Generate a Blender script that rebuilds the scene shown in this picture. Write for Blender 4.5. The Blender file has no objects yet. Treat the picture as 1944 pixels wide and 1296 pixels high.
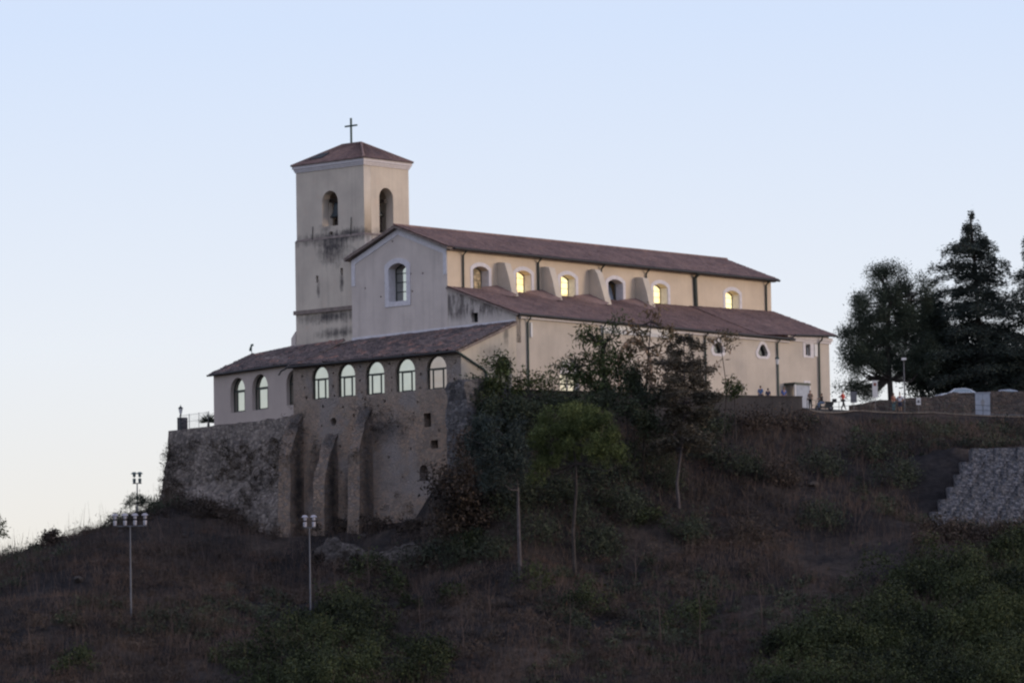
import bpy, bmesh, math, random
import numpy as np
from mathutils import Vector, Matrix
rng = np.random.default_rng(7)
random.seed(7)
S = bpy.context.scene
C = S.collection

# ------------------------------------------------------------------ camera
F_PX = 9300.0
PITCH = math.atan((1447 - 648) / F_PX)
ROLL = math.radians(1.0)
PHI = math.radians(48.7)                      # bearing of the nave
cF = np.array([0, math.cos(PITCH), math.sin(PITCH)])
u0 = np.array([0, -math.sin(PITCH), math.cos(PITCH)])
r0 = np.array([1.0, 0, 0])
cR = math.cos(ROLL) * r0 - math.sin(ROLL) * u0
cU = math.sin(ROLL) * r0 + math.cos(ROLL) * u0
CAM = np.array([5.62, -430.0, -33.4])
U = np.array([math.cos(PHI), math.sin(PHI), 0])
V = np.array([-math.sin(PHI), math.cos(PHI), 0])

def W(a, b, c): return a * U + b * V + np.array([0, 0, c])
def ray(px, py): return cF + (px - 972) / F_PX * cR - (py - 648) / F_PX * cU
def at(px, py, Y):
    d = ray(px, py)
    return CAM + d * ((Y - CAM[1]) / d[1])
PXM = F_PX / 430.0                            # pixels per metre near the church

cam = bpy.data.objects.new('camera', bpy.data.cameras.new('camera'))
C.objects.link(cam)
cam.data.sensor_width = 36
cam.data.lens = F_PX / 1944 * 36
cam.data.clip_start = 1
cam.data.clip_end = 20000
cam.matrix_world = Matrix(((cR[0], cU[0], -cF[0], CAM[0]), (cR[1], cU[1], -cF[1], CAM[1]),
                           (cR[2], cU[2], -cF[2], CAM[2]), (0, 0, 0, 1)))
S.camera = cam

# ------------------------------------------------------------------ materials
def new_mat(name):
    m = bpy.data.materials.new(name)
    m.use_nodes = True
    nt = m.node_tree
    return m, nt, nt.nodes['Principled BSDF']

def N(nt, t, **kw):
    n = nt.nodes.new(t)
    for k, v in kw.items():
        if k in n.inputs: n.inputs[k].default_value = v
        else: setattr(n, k, v)
    return n

def ramp(nt, src, stops):
    r = nt.nodes.new('ShaderNodeValToRGB')
    el = r.color_ramp.elements
    while len(el) < len(stops): el.new(0.5)
    for e, (p, c) in zip(el, stops):
        e.position = p
        e.color = (*c, 1) if len(c) == 3 else c
    nt.links.new(src, r.inputs[0])
    return r

def mixc(nt, fac, a, b, mode='MIX'):
    m = nt.nodes.new('ShaderNodeMix')
    m.data_type = 'RGBA'; m.blend_type = mode
    for s, i in ((fac, 0), (a, 6), (b, 7)):
        if hasattr(s, 'is_linked'): nt.links.new(s, m.inputs[i])
        elif isinstance(s, (int, float)): m.inputs[i].default_value = s
        else: m.inputs[i].default_value = (*s, 1)
    return m.outputs[2]

def flat(name, c, rough=0.6, metal=0.0, noise=0.12, scale=3.0, spec=0.3):
    m, nt, b = new_mat(name)
    tc = N(nt, 'ShaderNodeTexCoord')
    no = N(nt, 'ShaderNodeTexNoise', Scale=scale, Detail=5.0)
    nt.links.new(tc.outputs['Object'], no.inputs['Vector'])
    r = ramp(nt, no.outputs[0], [(0.3, tuple(x * (1 - noise) for x in c)), (0.7, tuple(min(1, x * (1 + noise)) for x in c))])
    nt.links.new(r.outputs[0], b.inputs['Base Color'])
    b.inputs['Roughness'].default_value = rough
    b.inputs['Metallic'].default_value = metal
    b.inputs['Specular IOR Level'].default_value = spec
    return m

def sepz(nt, tc):
    s = nt.nodes.new('ShaderNodeSeparateXYZ')
    nt.links.new(tc.outputs['Object'], s.inputs[0])
    return s

def math_n(nt, op, a, b=None, c=None):
    m = nt.nodes.new('ShaderNodeMath'); m.operation = op; m.use_clamp = False
    for i, s in enumerate((a, b, c)):
        if s is None: continue
        if hasattr(s, 'is_linked'): nt.links.new(s, m.inputs[i])
        else: m.inputs[i].default_value = s
    return m.outputs[0]

def band(nt, z, z0, z1, z2, z3):
    """weight rising z0..z1 and falling z2..z3"""
    a = nt.nodes.new('ShaderNodeMapRange'); a.inputs[1].default_value = z0; a.inputs[2].default_value = z1
    b = nt.nodes.new('ShaderNodeMapRange'); b.inputs[1].default_value = z2; b.inputs[2].default_value = z3
    b.inputs[3].default_value = 1; b.inputs[4].default_value = 0
    nt.links.new(z, a.inputs[0]); nt.links.new(z, b.inputs[0])
    return math_n(nt, 'MULTIPLY', a.outputs[0], b.outputs[0])

def plaster(name, c1, c2, streak=0.25, stains=(), streak_col=(0.07, 0.06, 0.06), patch=None, bump=0.25, blobs=()):
    """rendered wall: broad mottling, rain streaks, and stains in given height bands (object z)"""
    m, nt, b = new_mat(name)
    tc = N(nt, 'ShaderNodeTexCoord'); z = sepz(nt, tc)
    n1 = N(nt, 'ShaderNodeTexNoise', Scale=0.35, Detail=6.0, Roughness=0.6)
    nt.links.new(tc.outputs['Object'], n1.inputs['Vector'])
    col = ramp(nt, n1.outputs[0], [(0.35, c1), (0.65, c2)]).outputs[0]
    mp = N(nt, 'ShaderNodeMapping'); mp.inputs['Scale'].default_value = (2.2, 2.2, 0.12)
    nt.links.new(tc.outputs['Object'], mp.inputs[0])
    n2 = N(nt, 'ShaderNodeTexNoise', Scale=1.0, Detail=4.0, Roughness=0.65)
    nt.links.new(mp.outputs[0], n2.inputs['Vector'])
    s = ramp(nt, n2.outputs[0], [(0.5, (0, 0, 0)), (0.85, (1, 1, 1))]).outputs[0]
    col = mixc(nt, math_n(nt, 'MULTIPLY', s, streak), col, streak_col)
    if patch:
        n3 = N(nt, 'ShaderNodeTexNoise', Scale=0.9, Detail=7.0, Roughness=0.7)
        nt.links.new(tc.outputs['Object'], n3.inputs['Vector'])
        s3 = ramp(nt, n3.outputs[0], [(0.56, (0, 0, 0)), (0.7, (1, 1, 1))]).outputs[0]
        col = mixc(nt, math_n(nt, 'MULTIPLY', s3, 0.55), col, patch)
    for z0, z1, z2, z3, st, thr in stains:
        w = band(nt, z.outputs[2], z0, z1, z2, z3)
        mp2 = N(nt, 'ShaderNodeMapping'); mp2.inputs['Scale'].default_value = (1.3, 1.3, 0.33)
        mp2.inputs['Location'].default_value = (z0, z1, 0)
        nt.links.new(tc.outputs['Object'], mp2.inputs[0])
        n4 = N(nt, 'ShaderNodeTexNoise', Scale=1.1, Detail=6.0, Roughness=0.75)
        nt.links.new(mp2.outputs[0], n4.inputs['Vector'])
        s4 = ramp(nt, n4.outputs[0], [(thr, (0, 0, 0)), (thr + 0.16, (1, 1, 1))]).outputs[0]
        col = mixc(nt, math_n(nt, 'MULTIPLY', math_n(nt, 'MULTIPLY', s4, w), st), col, streak_col)
    for (p, rad, st) in blobs:                       # dirt patches with a place of their own
        vm = N(nt, 'ShaderNodeVectorMath', operation='SUBTRACT'); nt.links.new(tc.outputs['Object'], vm.inputs[0]); vm.inputs[1].default_value = p
        vs = N(nt, 'ShaderNodeVectorMath', operation='DIVIDE'); nt.links.new(vm.outputs[0], vs.inputs[0]); vs.inputs[1].default_value = rad
        ln = N(nt, 'ShaderNodeVectorMath', operation='LENGTH'); nt.links.new(vs.outputs[0], ln.inputs[0])
        n5 = N(nt, 'ShaderNodeTexNoise', Scale=1.4, Detail=6.0, Roughness=0.75); nt.links.new(mp.outputs[0], n5.inputs['Vector'])
        n6 = N(nt, 'ShaderNodeTexNoise', Scale=1.5, Detail=6.0, Roughness=0.75); nt.links.new(tc.outputs['Object'], n6.inputs['Vector'])
        q = math_n(nt, 'ADD', ln.outputs[1], math_n(nt, 'MULTIPLY', math_n(nt, 'ADD', n5.outputs[0], n6.outputs[0]), 1.3))
        s5 = ramp(nt, math_n(nt, 'MULTIPLY', q, 0.4), [(0.55, (1, 1, 1)), (0.86, (0, 0, 0))]).outputs[0]
        col = mixc(nt, math_n(nt, 'MULTIPLY', s5, st), col, streak_col)
    nt.links.new(col, b.inputs['Base Color'])
    b.inputs['Roughness'].default_value = 0.9
    b.inputs['Specular IOR Level'].default_value = 0.15
    nb = N(nt, 'ShaderNodeTexNoise', Scale=5.0, Detail=6.0)
    nt.links.new(tc.outputs['Object'], nb.inputs['Vector'])
    bp = N(nt, 'ShaderNodeBump', Strength=bump, Distance=0.05)
    nt.links.new(nb.outputs[0], bp.inputs['Height']); nt.links.new(bp.outputs[0], b.inputs['Normal'])
    return m

def stone(name, cols, scale=2.4, mortar=(0.12, 0.105, 0.1), grime=0.5, grime_col=(0.05, 0.048, 0.05), zdark=None, plaster_z=None, plaster_col=None, edge=0.06, patch=None, blobs=(), mort=0.7, bump=0.8):
    m, nt, b = new_mat(name)
    tc = N(nt, 'ShaderNodeTexCoord'); z = sepz(nt, tc)
    mp = N(nt, 'ShaderNodeMapping'); mp.inputs['Scale'].default_value = (1, 1, 1.5)
    nt.links.new(tc.outputs['Object'], mp.inputs[0])
    dn = N(nt, 'ShaderNodeTexNoise', Scale=1.7, Detail=3.0)
    nt.links.new(mp.outputs[0], dn.inputs['Vector'])
    ad = N(nt, 'ShaderNodeVectorMath', operation='MULTIPLY_ADD'); ad.inputs[1].default_value = (0.35, 0.35, 0.35)
    nt.links.new(dn.outputs[1], ad.inputs[0]); nt.links.new(mp.outputs[0], ad.inputs[2])
    v1 = N(nt, 'ShaderNodeTexVoronoi', Scale=scale); nt.links.new(ad.outputs[0], v1.inputs['Vector'])
    v2 = N(nt, 'ShaderNodeTexVoronoi', Scale=scale, feature='DISTANCE_TO_EDGE'); nt.links.new(ad.outputs[0], v2.inputs['Vector'])
    sx = nt.nodes.new('ShaderNodeSeparateColor'); nt.links.new(v1.outputs['Color'], sx.inputs[0])
    k = len(cols)
    col = ramp(nt, sx.outputs[0], [(i / max(1, k - 1), c) for i, c in enumerate(cols)]).outputs[0]
    e = ramp(nt, v2.outputs[0], [(0.0, (1, 1, 1)), (edge, (0, 0, 0))]).outputs[0]
    col = mixc(nt, math_n(nt, 'MULTIPLY', e, mort), col, mortar)
    g = N(nt, 'ShaderNodeTexNoise', Scale=0.45, Detail=8.0, Roughness=0.7); nt.links.new(tc.outputs['Object'], g.inputs['Vector'])
    gr = ramp(nt, g.outputs[0], [(0.45, (0, 0, 0)), (0.68, (1, 1, 1))]).outputs[0]
    col = mixc(nt, math_n(nt, 'MULTIPLY', gr, grime), col, grime_col)
    if plaster_z:
        w = nt.nodes.new('ShaderNodeMapRange'); w.inputs[1].default_value = plaster_z[0]; w.inputs[2].default_value = plaster_z[1]
        w.inputs[3].default_value = 0; w.inputs[4].default_value = 1
        g2 = N(nt, 'ShaderNodeTexNoise', Scale=0.6, Detail=7.0); nt.links.new(tc.outputs['Object'], g2.inputs['Vector'])
        zz = math_n(nt, 'ADD', z.outputs[2], math_n(nt, 'MULTIPLY', math_n(nt, 'SUBTRACT', g2.outputs[0], 0.5), 9.0))
        nt.links.new(zz, w.inputs[0])
        g3 = N(nt, 'ShaderNodeTexNoise', Scale=2.2, Detail=8.0, Roughness=0.7); nt.links.new(tc.outputs['Object'], g3.inputs['Vector'])
        pc = ramp(nt, g3.outputs[0], [(0.3, tuple(x * 0.72 for x in plaster_col)), (0.7, tuple(x * 1.15 for x in plaster_col))]).outputs[0]
        col = mixc(nt, math_n(nt, 'MULTIPLY', w.outputs[0], 0.85), col, pc)
    if patch:
        g4 = N(nt, 'ShaderNodeTexNoise', Scale=0.28, Detail=7.0, Roughness=0.6); nt.links.new(tc.outputs['Object'], g4.inputs['Vector'])
        w4 = ramp(nt, g4.outputs[0], [(0.5, (0, 0, 0)), (0.6, (1, 1, 1))]).outputs[0]
        col = mixc(nt, math_n(nt, 'MULTIPLY', w4, 0.75), col, patch)
    for (p, rad, st, bc) in blobs:
        vm = N(nt, 'ShaderNodeVectorMath', operation='SUBTRACT'); nt.links.new(tc.outputs['Object'], vm.inputs[0]); vm.inputs[1].default_value = p
        vs = N(nt, 'ShaderNodeVectorMath', operation='DIVIDE'); nt.links.new(vm.outputs[0], vs.inputs[0]); vs.inputs[1].default_value = rad
        ln = N(nt, 'ShaderNodeVectorMath', operation='LENGTH'); nt.links.new(vs.outputs[0], ln.inputs[0])
        n6 = N(nt, 'ShaderNodeTexNoise', Scale=1.2, Detail=8.0, Roughness=0.75); nt.links.new(tc.outputs['Object'], n6.inputs['Vector'])
        s5 = ramp(nt, math_n(nt, 'ADD', math_n(nt, 'MULTIPLY', ln.outputs[1], 0.5), math_n(nt, 'MULTIPLY', n6.outputs[0], 0.8)), [(0.5, (1, 1, 1)), (0.85, (0, 0, 0))]).outputs[0]
        col = mixc(nt, math_n(nt, 'MULTIPLY', s5, st), col, bc)
    nt.links.new(col, b.inputs['Base Color'])
    b.inputs['Roughness'].default_value = 0.95; b.inputs['Specular IOR Level'].default_value = 0.1
    bp = N(nt, 'ShaderNodeBump', Strength=bump, Distance=0.12)
    hh = ramp(nt, v2.outputs[0], [(0.0, (0, 0, 0)), (0.12, (1, 1, 1))]).outputs[0]
    nt.links.new(hh, bp.inputs['Height']); nt.links.new(bp.outputs[0], b.inputs['Normal'])
    return m

def tiles(name, c1, c2, c3, patch=0.0, patch_col=(0.3, 0.14, 0.1), thr=0.6):
    m, nt, b = new_mat(name)
    tc = N(nt, 'ShaderNodeTexCoord')
    mp = N(nt, 'ShaderNodeMapping'); mp.inputs['Scale'].default_value = (4.2, 2.4, 2.4)
    nt.links.new(tc.outputs['Object'], mp.inputs[0])
    v = N(nt, 'ShaderNodeTexVoronoi', Scale=1.0); nt.links.new(mp.outputs[0], v.inputs['Vector'])
    sx = nt.nodes.new('ShaderNodeSeparateColor'); nt.links.new(v.outputs['Color'], sx.inputs[0])
    col = ramp(nt, sx.outputs[0], [(0, c1), (0.5, c2), (1, c3)]).outputs[0]
    n = N(nt, 'ShaderNodeTexNoise', Scale=0.5, Detail=7.0, Roughness=0.65); nt.links.new(tc.outputs['Object'], n.inputs['Vector'])
    d = ramp(nt, n.outputs[0], [(0.35, (0.72, 0.72, 0.75)), (0.65, (1.12, 1.08, 1.05))]).outputs[0]
    col = mixc(nt, 1.0, col, d, 'MULTIPLY')
    if patch:
        n2 = N(nt, 'ShaderNodeTexNoise', Scale=0.8, Detail=6.0, Roughness=0.6); nt.links.new(tc.outputs['Object'], n2.inputs['Vector'])
        w = ramp(nt, n2.outputs[0], [(thr, (0, 0, 0)), (thr + 0.08, (1, 1, 1))]).outputs[0]
        w = math_n(nt, 'MULTIPLY', w, math_n(nt, 'MULTIPLY', sx.outputs[1], patch))
        col = mixc(nt, w, col, patch_col)
    nt.links.new(col, b.inputs['Base Color'])
    b.inputs['Roughness'].default_value = 0.85; b.inputs['Specular IOR Level'].default_value = 0.2
    return m

def leafy(name, c1, c2, scale=0.5, rough=0.7):
    m, nt, b = new_mat(name)
    g = nt.nodes.new('ShaderNodeNewGeometry')
    tc = N(nt, 'ShaderNodeTexCoord')
    n = N(nt, 'ShaderNodeTexNoise', Scale=scale, Detail=4.0); nt.links.new(tc.outputs['Object'], n.inputs['Vector'])
    st = nt.nodes.new('ShaderNodeMapRange'); st.inputs[1].default_value = 0.36; st.inputs[2].default_value = 0.64; nt.links.new(n.outputs[0], st.inputs[0])
    f = math_n(nt, 'ADD', math_n(nt, 'MULTIPLY', g.outputs['Random Per Island'], 0.55), math_n(nt, 'MULTIPLY', st.outputs[0], 0.5))
    r = ramp(nt, f, [(0.12, c1), (0.9, c2)])
    nt.links.new(r.outputs[0], b.inputs['Base Color'])
    b.inputs['Roughness'].default_value = rough; b.inputs['Specular IOR Level'].default_value = 0.15
    return m

def mirror_glass(name, c, rough=0.03, wav=0.0):
    m, nt, b = new_mat(name)
    tc = N(nt, 'ShaderNodeTexCoord')
    n = N(nt, 'ShaderNodeTexNoise', Scale=1.2, Detail=3.0); nt.links.new(tc.outputs['Object'], n.inputs['Vector'])
    r = ramp(nt, n.outputs[0], [(0.3, tuple(x * 0.9 for x in c)), (0.7, c)])
    nt.links.new(r.outputs[0], b.inputs['Base Color'])
    b.inputs['Metallic'].default_value = 1.0; b.inputs['Roughness'].default_value = rough
    if wav:
        bp = N(nt, 'ShaderNodeBump', Strength=wav, Distance=0.1); nt.links.new(n.outputs[0], bp.inputs['Height']); nt.links.new(bp.outputs[0], b.inputs['Normal'])
    return m

M = {}
M['facade'] = plaster('facade_plaster', (0.535, 0.475, 0.445), (0.635, 0.565, 0.525), 0.25, bump=0.35)
M['aisle_front'] = plaster('aisle_front_plaster', (0.51, 0.46, 0.43), (0.61, 0.55, 0.51), 0.3, stains=[(6.2, 7.0, 8.6, 9.2, 0.8, 0.42)])
M['cream'] = plaster('cream_plaster', (0.54, 0.45, 0.36), (0.63, 0.53, 0.425), 0.16, bump=0.15, streak_col=(0.3, 0.25, 0.22))
M['cream_low'] = plaster('cream_plaster_aisle', (0.45, 0.405, 0.365), (0.54, 0.485, 0.435), 0.22, bump=0.18, streak_col=(0.26, 0.22, 0.2))
M['cream_side'] = plaster('cream_plaster_stained', (0.48, 0.43, 0.365), (0.58, 0.51, 0.43), 0.25, bump=0.2, streak_col=(0.16, 0.15, 0.14), blobs=[((7.28 - 1.35, 0, 15.7), (0.6, 9, 1.6), 0.8), ((7.28 - 3.6, 0, 14.0), (2.0, 9, 1.0), 0.4)])
M['buttress'] = plaster('buttress_plaster', (0.46, 0.42, 0.37), (0.6, 0.53, 0.45), 0.2, patch=(0.66, 0.63, 0.6))
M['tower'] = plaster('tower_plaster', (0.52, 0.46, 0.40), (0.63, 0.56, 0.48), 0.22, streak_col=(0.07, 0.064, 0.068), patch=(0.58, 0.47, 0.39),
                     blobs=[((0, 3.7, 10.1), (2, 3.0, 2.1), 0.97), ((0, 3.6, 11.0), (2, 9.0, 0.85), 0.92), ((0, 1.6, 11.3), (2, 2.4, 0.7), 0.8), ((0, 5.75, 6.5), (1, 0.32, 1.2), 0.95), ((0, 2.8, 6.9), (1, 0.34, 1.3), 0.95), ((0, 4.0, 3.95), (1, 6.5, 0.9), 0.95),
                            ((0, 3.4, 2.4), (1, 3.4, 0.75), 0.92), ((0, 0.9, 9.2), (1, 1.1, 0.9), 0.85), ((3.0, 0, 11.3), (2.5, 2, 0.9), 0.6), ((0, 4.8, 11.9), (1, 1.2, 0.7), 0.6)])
M['trim'] = flat('white_trim', (0.62, 0.60, 0.64), 0.8, noise=0.1)
M['cornice'] = flat('cornice_paint', (0.60, 0.57, 0.60), 0.8, noise=0.08)
M['roof'] = tiles('red_brown_tiles', (0.205, 0.143, 0.135), (0.245, 0.170, 0.157), (0.285, 0.198, 0.178))
M['old_roof'] = tiles('old_mottled_tiles', (0.095, 0.083, 0.088), (0.15, 0.125, 0.125), (0.23, 0.185, 0.178), 1.0, (0.42, 0.23, 0.18), 0.55)
M['eaves'] = flat('eaves_edge', (0.22, 0.18, 0.165), 0.9, noise=0.3, scale=2)
M['dark_metal'] = flat('dark_green_metal', (0.035, 0.045, 0.042), 0.5)
M['pipe'] = flat('green_pipe', (0.045, 0.065, 0.058), 0.5)
M['gutter'] = flat('dark_gutter', (0.035, 0.035, 0.038), 0.6)
M['cross'] = flat('cross_iron', (0.035, 0.07, 0.06), 0.6)
M['bronze'] = flat('bell_bronze', (0.045, 0.055, 0.06), 0.45, 0.6)
M['dark'] = flat('dark_interior', (0.02, 0.02, 0.022), 0.9)
M['wood'] = flat('dark_wood', (0.05, 0.04, 0.035), 0.8)
M['frame'] = flat('green_window_frame', (0.035, 0.045, 0.04), 0.5)
M['glass_w'] = mirror_glass('clerestory_glass', (0.92, 0.86, 0.74), 0.02, 0.02)
M['glass_n'] = mirror_glass('gallery_glass', (0.54, 0.56, 0.52), 0.02, 0.04)
M['glass_p'] = mirror_glass('pinkish_reflection_glass', (0.40, 0.345, 0.32), 0.03, 0.04)  # pinkish tint stands in for a darker reflection in one pane
M['glass_d'] = mirror_glass('dark_glass', (0.12, 0.13, 0.14), 0.05)
def glow_reflection_glass(name, lo, hi, k, rep=0.8):  # emission painted in for a reflection; no lamp stands behind the pane
    m, nt, b = new_mat(name)
    tc = N(nt, 'ShaderNodeTexCoord')
    n = N(nt, 'ShaderNodeTexNoise', Scale=rep, Detail=5.0, Roughness=0.6); nt.links.new(tc.outputs['Object'], n.inputs['Vector'])
    r = ramp(nt, n.outputs[0], [(0.38, lo), (0.6, hi)])
    b.inputs['Base Color'].default_value = (0.2, 0.16, 0.1, 1); b.inputs['Roughness'].default_value = 0.2
    nt.links.new(r.outputs[0], b.inputs['Emission Color']); b.inputs['Emission Strength'].default_value = k
    return m
M['painted_sunset'] = glow_reflection_glass('painted_sunset_glass', (1.0, 0.62, 0.26), (1.0, 0.88, 0.46), 0.34)  # glow stands in for the sunset sky reflected in the panes
M['painted_tree_reflection'] = glow_reflection_glass('painted_tree_reflection_glass', (0.03, 0.03, 0.02), (0.62, 0.42, 0.25), 0.11, 2.2)  # faint emissive pattern stands in for trees reflected in the pane
M['skylight'] = flat('skylight_glass', (0.05, 0.055, 0.06), 0.85)
M['panel'] = flat('bluish_panel', (0.30, 0.34, 0.42), 0.5)
M['plain_white'] = flat('white_paint', (0.66, 0.66, 0.68), 0.6, noise=0.06)
M['gallery'] = stone('gallery_masonry', [(0.24, 0.19, 0.16), (0.30, 0.24, 0.20), (0.36, 0.26, 0.20), (0.23, 0.195, 0.175)], 3.3, mort=0.42, bump=0.7,
                     mortar=(0.3, 0.26, 0.22), grime=0.35, grime_col=(0.09, 0.08, 0.08), plaster_z=(8.0, 12.5), plaster_col=(0.36, 0.30, 0.26), edge=0.05, patch=(0.275, 0.25, 0.245),
                     blobs=[((0, 8.3, 3.5), (2, 3.2, 4.2), 0.65, (0.27, 0.245, 0.24)), ((0, 9.2, 7.6), (2, 3.6, 1.8), 0.75, (0.085, 0.08, 0.085)), ((0, 12.2, 6.5), (2, 2.2, 2.6), 0.7, (0.34, 0.235, 0.175)), ((0, 17.2, 3.5), (2, 1.5, 4.2), 0.85, (0.05, 0.046, 0.047)), ((0, 13.2, 2.2), (2, 1.2, 4.2), 0.85, (0.05, 0.046, 0.047))])  # the near-black pair paints shade into the recesses between the buttresses
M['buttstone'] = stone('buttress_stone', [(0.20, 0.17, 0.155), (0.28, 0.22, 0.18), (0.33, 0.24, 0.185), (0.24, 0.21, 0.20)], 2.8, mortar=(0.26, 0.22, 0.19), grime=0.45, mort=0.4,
                       blobs=[((-0.7, y_, 3.0), (0.95, 0.5, 8.5), 0.95, (0.045, 0.042, 0.043)) for y_ in (18.75, 14.6)] + [((-0.7, 10.4, 3.5), (0.95, 0.45, 8), 0.7, (0.07, 0.066, 0.068))] + [((-0.5, y_, zz_), (1.8, 1.6, 1.9), 0.8, (0.085, 0.082, 0.088)) for y_, zz_ in ((19.4, 9.0), (15.3, 7.0), (11.1, 9.0))])  # dark side-face blobs paint shade into the stone; upper blobs are weathering
M['rubble'] = stone('rubble_stone', [(0.085, 0.085, 0.095), (0.13, 0.125, 0.13), (0.21, 0.20, 0.205), (0.10, 0.092, 0.095)], 3.0, mortar=(0.1, 0.09, 0.088), grime=0.6)
M['low_wall'] = stone('low_wall_stone', [(0.075, 0.068, 0.066), (0.11, 0.098, 0.094), (0.15, 0.132, 0.125), (0.085, 0.075, 0.072)], 2.6, mortar=(0.06, 0.053, 0.05), grime=0.6)
M['rampart'] = stone('rampart_stone', [(0.14, 0.125, 0.12), (0.23, 0.20, 0.185), (0.34, 0.295, 0.265), (0.19, 0.16, 0.145)], 2.5, mortar=(0.11, 0.096, 0.09), grime=0.42,
                     blobs=[((-8, -1.5, 3.5), (16, 6, 4.2), 0.75, (0.06, 0.055, 0.058)), ((-4, -1, 1), (10, 6, 4), 0.6, (0.075, 0.068, 0.07)), ((-14, 14, 2), (10, 14, 4), 0.6, (0.05, 0.045, 0.046))])
M['annex'] = plaster('annex_plaster', (0.42, 0.36, 0.335), (0.48, 0.41, 0.38), 0.12, streak_col=(0.2, 0.17, 0.16))
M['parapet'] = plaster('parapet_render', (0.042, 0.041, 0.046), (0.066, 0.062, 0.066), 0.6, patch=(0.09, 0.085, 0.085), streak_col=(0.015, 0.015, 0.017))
M['roadstone'] = stone('roadside_stone', [(0.10, 0.083, 0.08), (0.14, 0.117, 0.108), (0.08, 0.072, 0.073)], 2.0, grime=0.4)
M['gabion'] = stone('gabion_stone', [(0.09, 0.10, 0.125), (0.19, 0.20, 0.235), (0.34, 0.34, 0.38), (0.13, 0.138, 0.165), (0.24, 0.235, 0.24)], 5.4, mortar=(0.03, 0.03, 0.036), grime=0.45, grime_col=(0.06, 0.062, 0.07), edge=0.14)
M['asphalt'] = flat('asphalt', (0.055, 0.053, 0.055), 0.9, noise=0.3, scale=1)
M['kerb'] = flat('concrete_edge', (0.13, 0.115, 0.11), 0.9, noise=0.4)
M['galv'] = flat('galvanised_steel', (0.14, 0.145, 0.17), 0.5, 0.3)
M['lamp_body'] = flat('lamp_housing', (0.38, 0.38, 0.45), 0.4)
M['lamp_dark'] = flat('lamp_housing_dark', (0.12, 0.16, 0.16), 0.5)
M['bark'] = flat('bark', (0.05, 0.043, 0.042), 0.9, noise=0.4, scale=4)
M['bark_pale'] = flat('pale_bark', (0.085, 0.075, 0.08), 0.9, noise=0.35, scale=4)
M['twig'] = leafy('dry_twig', (0.05, 0.038, 0.035), (0.13, 0.095, 0.085))
M['pine_dark'] = leafy('dark_needles', (0.019, 0.026, 0.026), (0.05, 0.066, 0.058))
M['leaf_dark'] = leafy('dark_leaves', (0.022, 0.032, 0.027), (0.06, 0.078, 0.056))
M['pine_green'] = leafy('umbrella_pine_needles', (0.026, 0.040, 0.018), (0.125, 0.155, 0.056), 0.35)
M['pine_brown'] = leafy('scorched_needles', (0.034, 0.037, 0.03), (0.125, 0.105, 0.082), 0.5)
M['ailanthus'] = leafy('green_compound_leaves', (0.022, 0.036, 0.018), (0.085, 0.105, 0.042), 0.6)
M['ailanthus_dry'] = leafy('browned_leaves', (0.06, 0.06, 0.035), (0.20, 0.13, 0.085), 0.6)
M['shrub'] = leafy('shrub_leaves', (0.016, 0.024, 0.020), (0.064, 0.078, 0.048), 0.5)
M['thicket'] = leafy('thicket_leaves', (0.008, 0.013, 0.010), (0.066, 0.082, 0.036), 0.2)
M['grass'] = leafy('dry_grass', (0.022, 0.020, 0.020), (0.15, 0.105, 0.085), 0.2)
M['scrub'] = leafy('burnt_scrub', (0.018, 0.018, 0.018), (0.12, 0.09, 0.072), 0.22)
M['red_scrub'] = leafy('reddish_dry_scrub', (0.035, 0.025, 0.022), (0.155, 0.098, 0.074), 0.3)
M['undergrowth'] = leafy('dull_green_undergrowth', (0.016, 0.022, 0.019), (0.08, 0.095, 0.062), 0.22)
M['weeds'] = leafy('dry_wall_weeds', (0.02, 0.018, 0.016), (0.10, 0.075, 0.055), 0.3)
M['palm'] = leafy('palm_leaf', (0.02, 0.035, 0.02), (0.05, 0.07, 0.035))
M['skin'] = flat('skin', (0.36, 0.22, 0.16), 0.6)
M['hair'] = flat('hair', (0.03, 0.022, 0.02), 0.7)
for nm, c in dict(red=(0.50, 0.06, 0.05), blue=(0.07, 0.12, 0.34), lightblue=(0.10, 0.18, 0.36), navy=(0.04, 0.05, 0.1), black=(0.02, 0.02, 0.024), denim=(0.12, 0.18, 0.30),
                  white=(0.66, 0.66, 0.72), teal=(0.07, 0.13, 0.16), brick=(0.24, 0.10, 0.08), grey=(0.25, 0.24, 0.24), khaki=(0.26, 0.20, 0.15)).items():
    M['cloth_' + nm] = flat(nm + '_cloth', c, 0.85)
M['tyre'] = flat('tyre_rubber', (0.015, 0.015, 0.016), 0.8)
M['car_silver'] = flat('silver_car_paint', (0.42, 0.47, 0.55), 0.3, 0.3, noise=0.03)
M['car_blue'] = flat('pale_blue_car_paint', (0.30, 0.33, 0.42), 0.3, 0.3, noise=0.03)
M['car_glass'] = mirror_glass('car_glass', (0.28, 0.32, 0.34), 0.05)
M['scooter'] = flat('scooter_paint', (0.02, 0.022, 0.026), 0.35)

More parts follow.
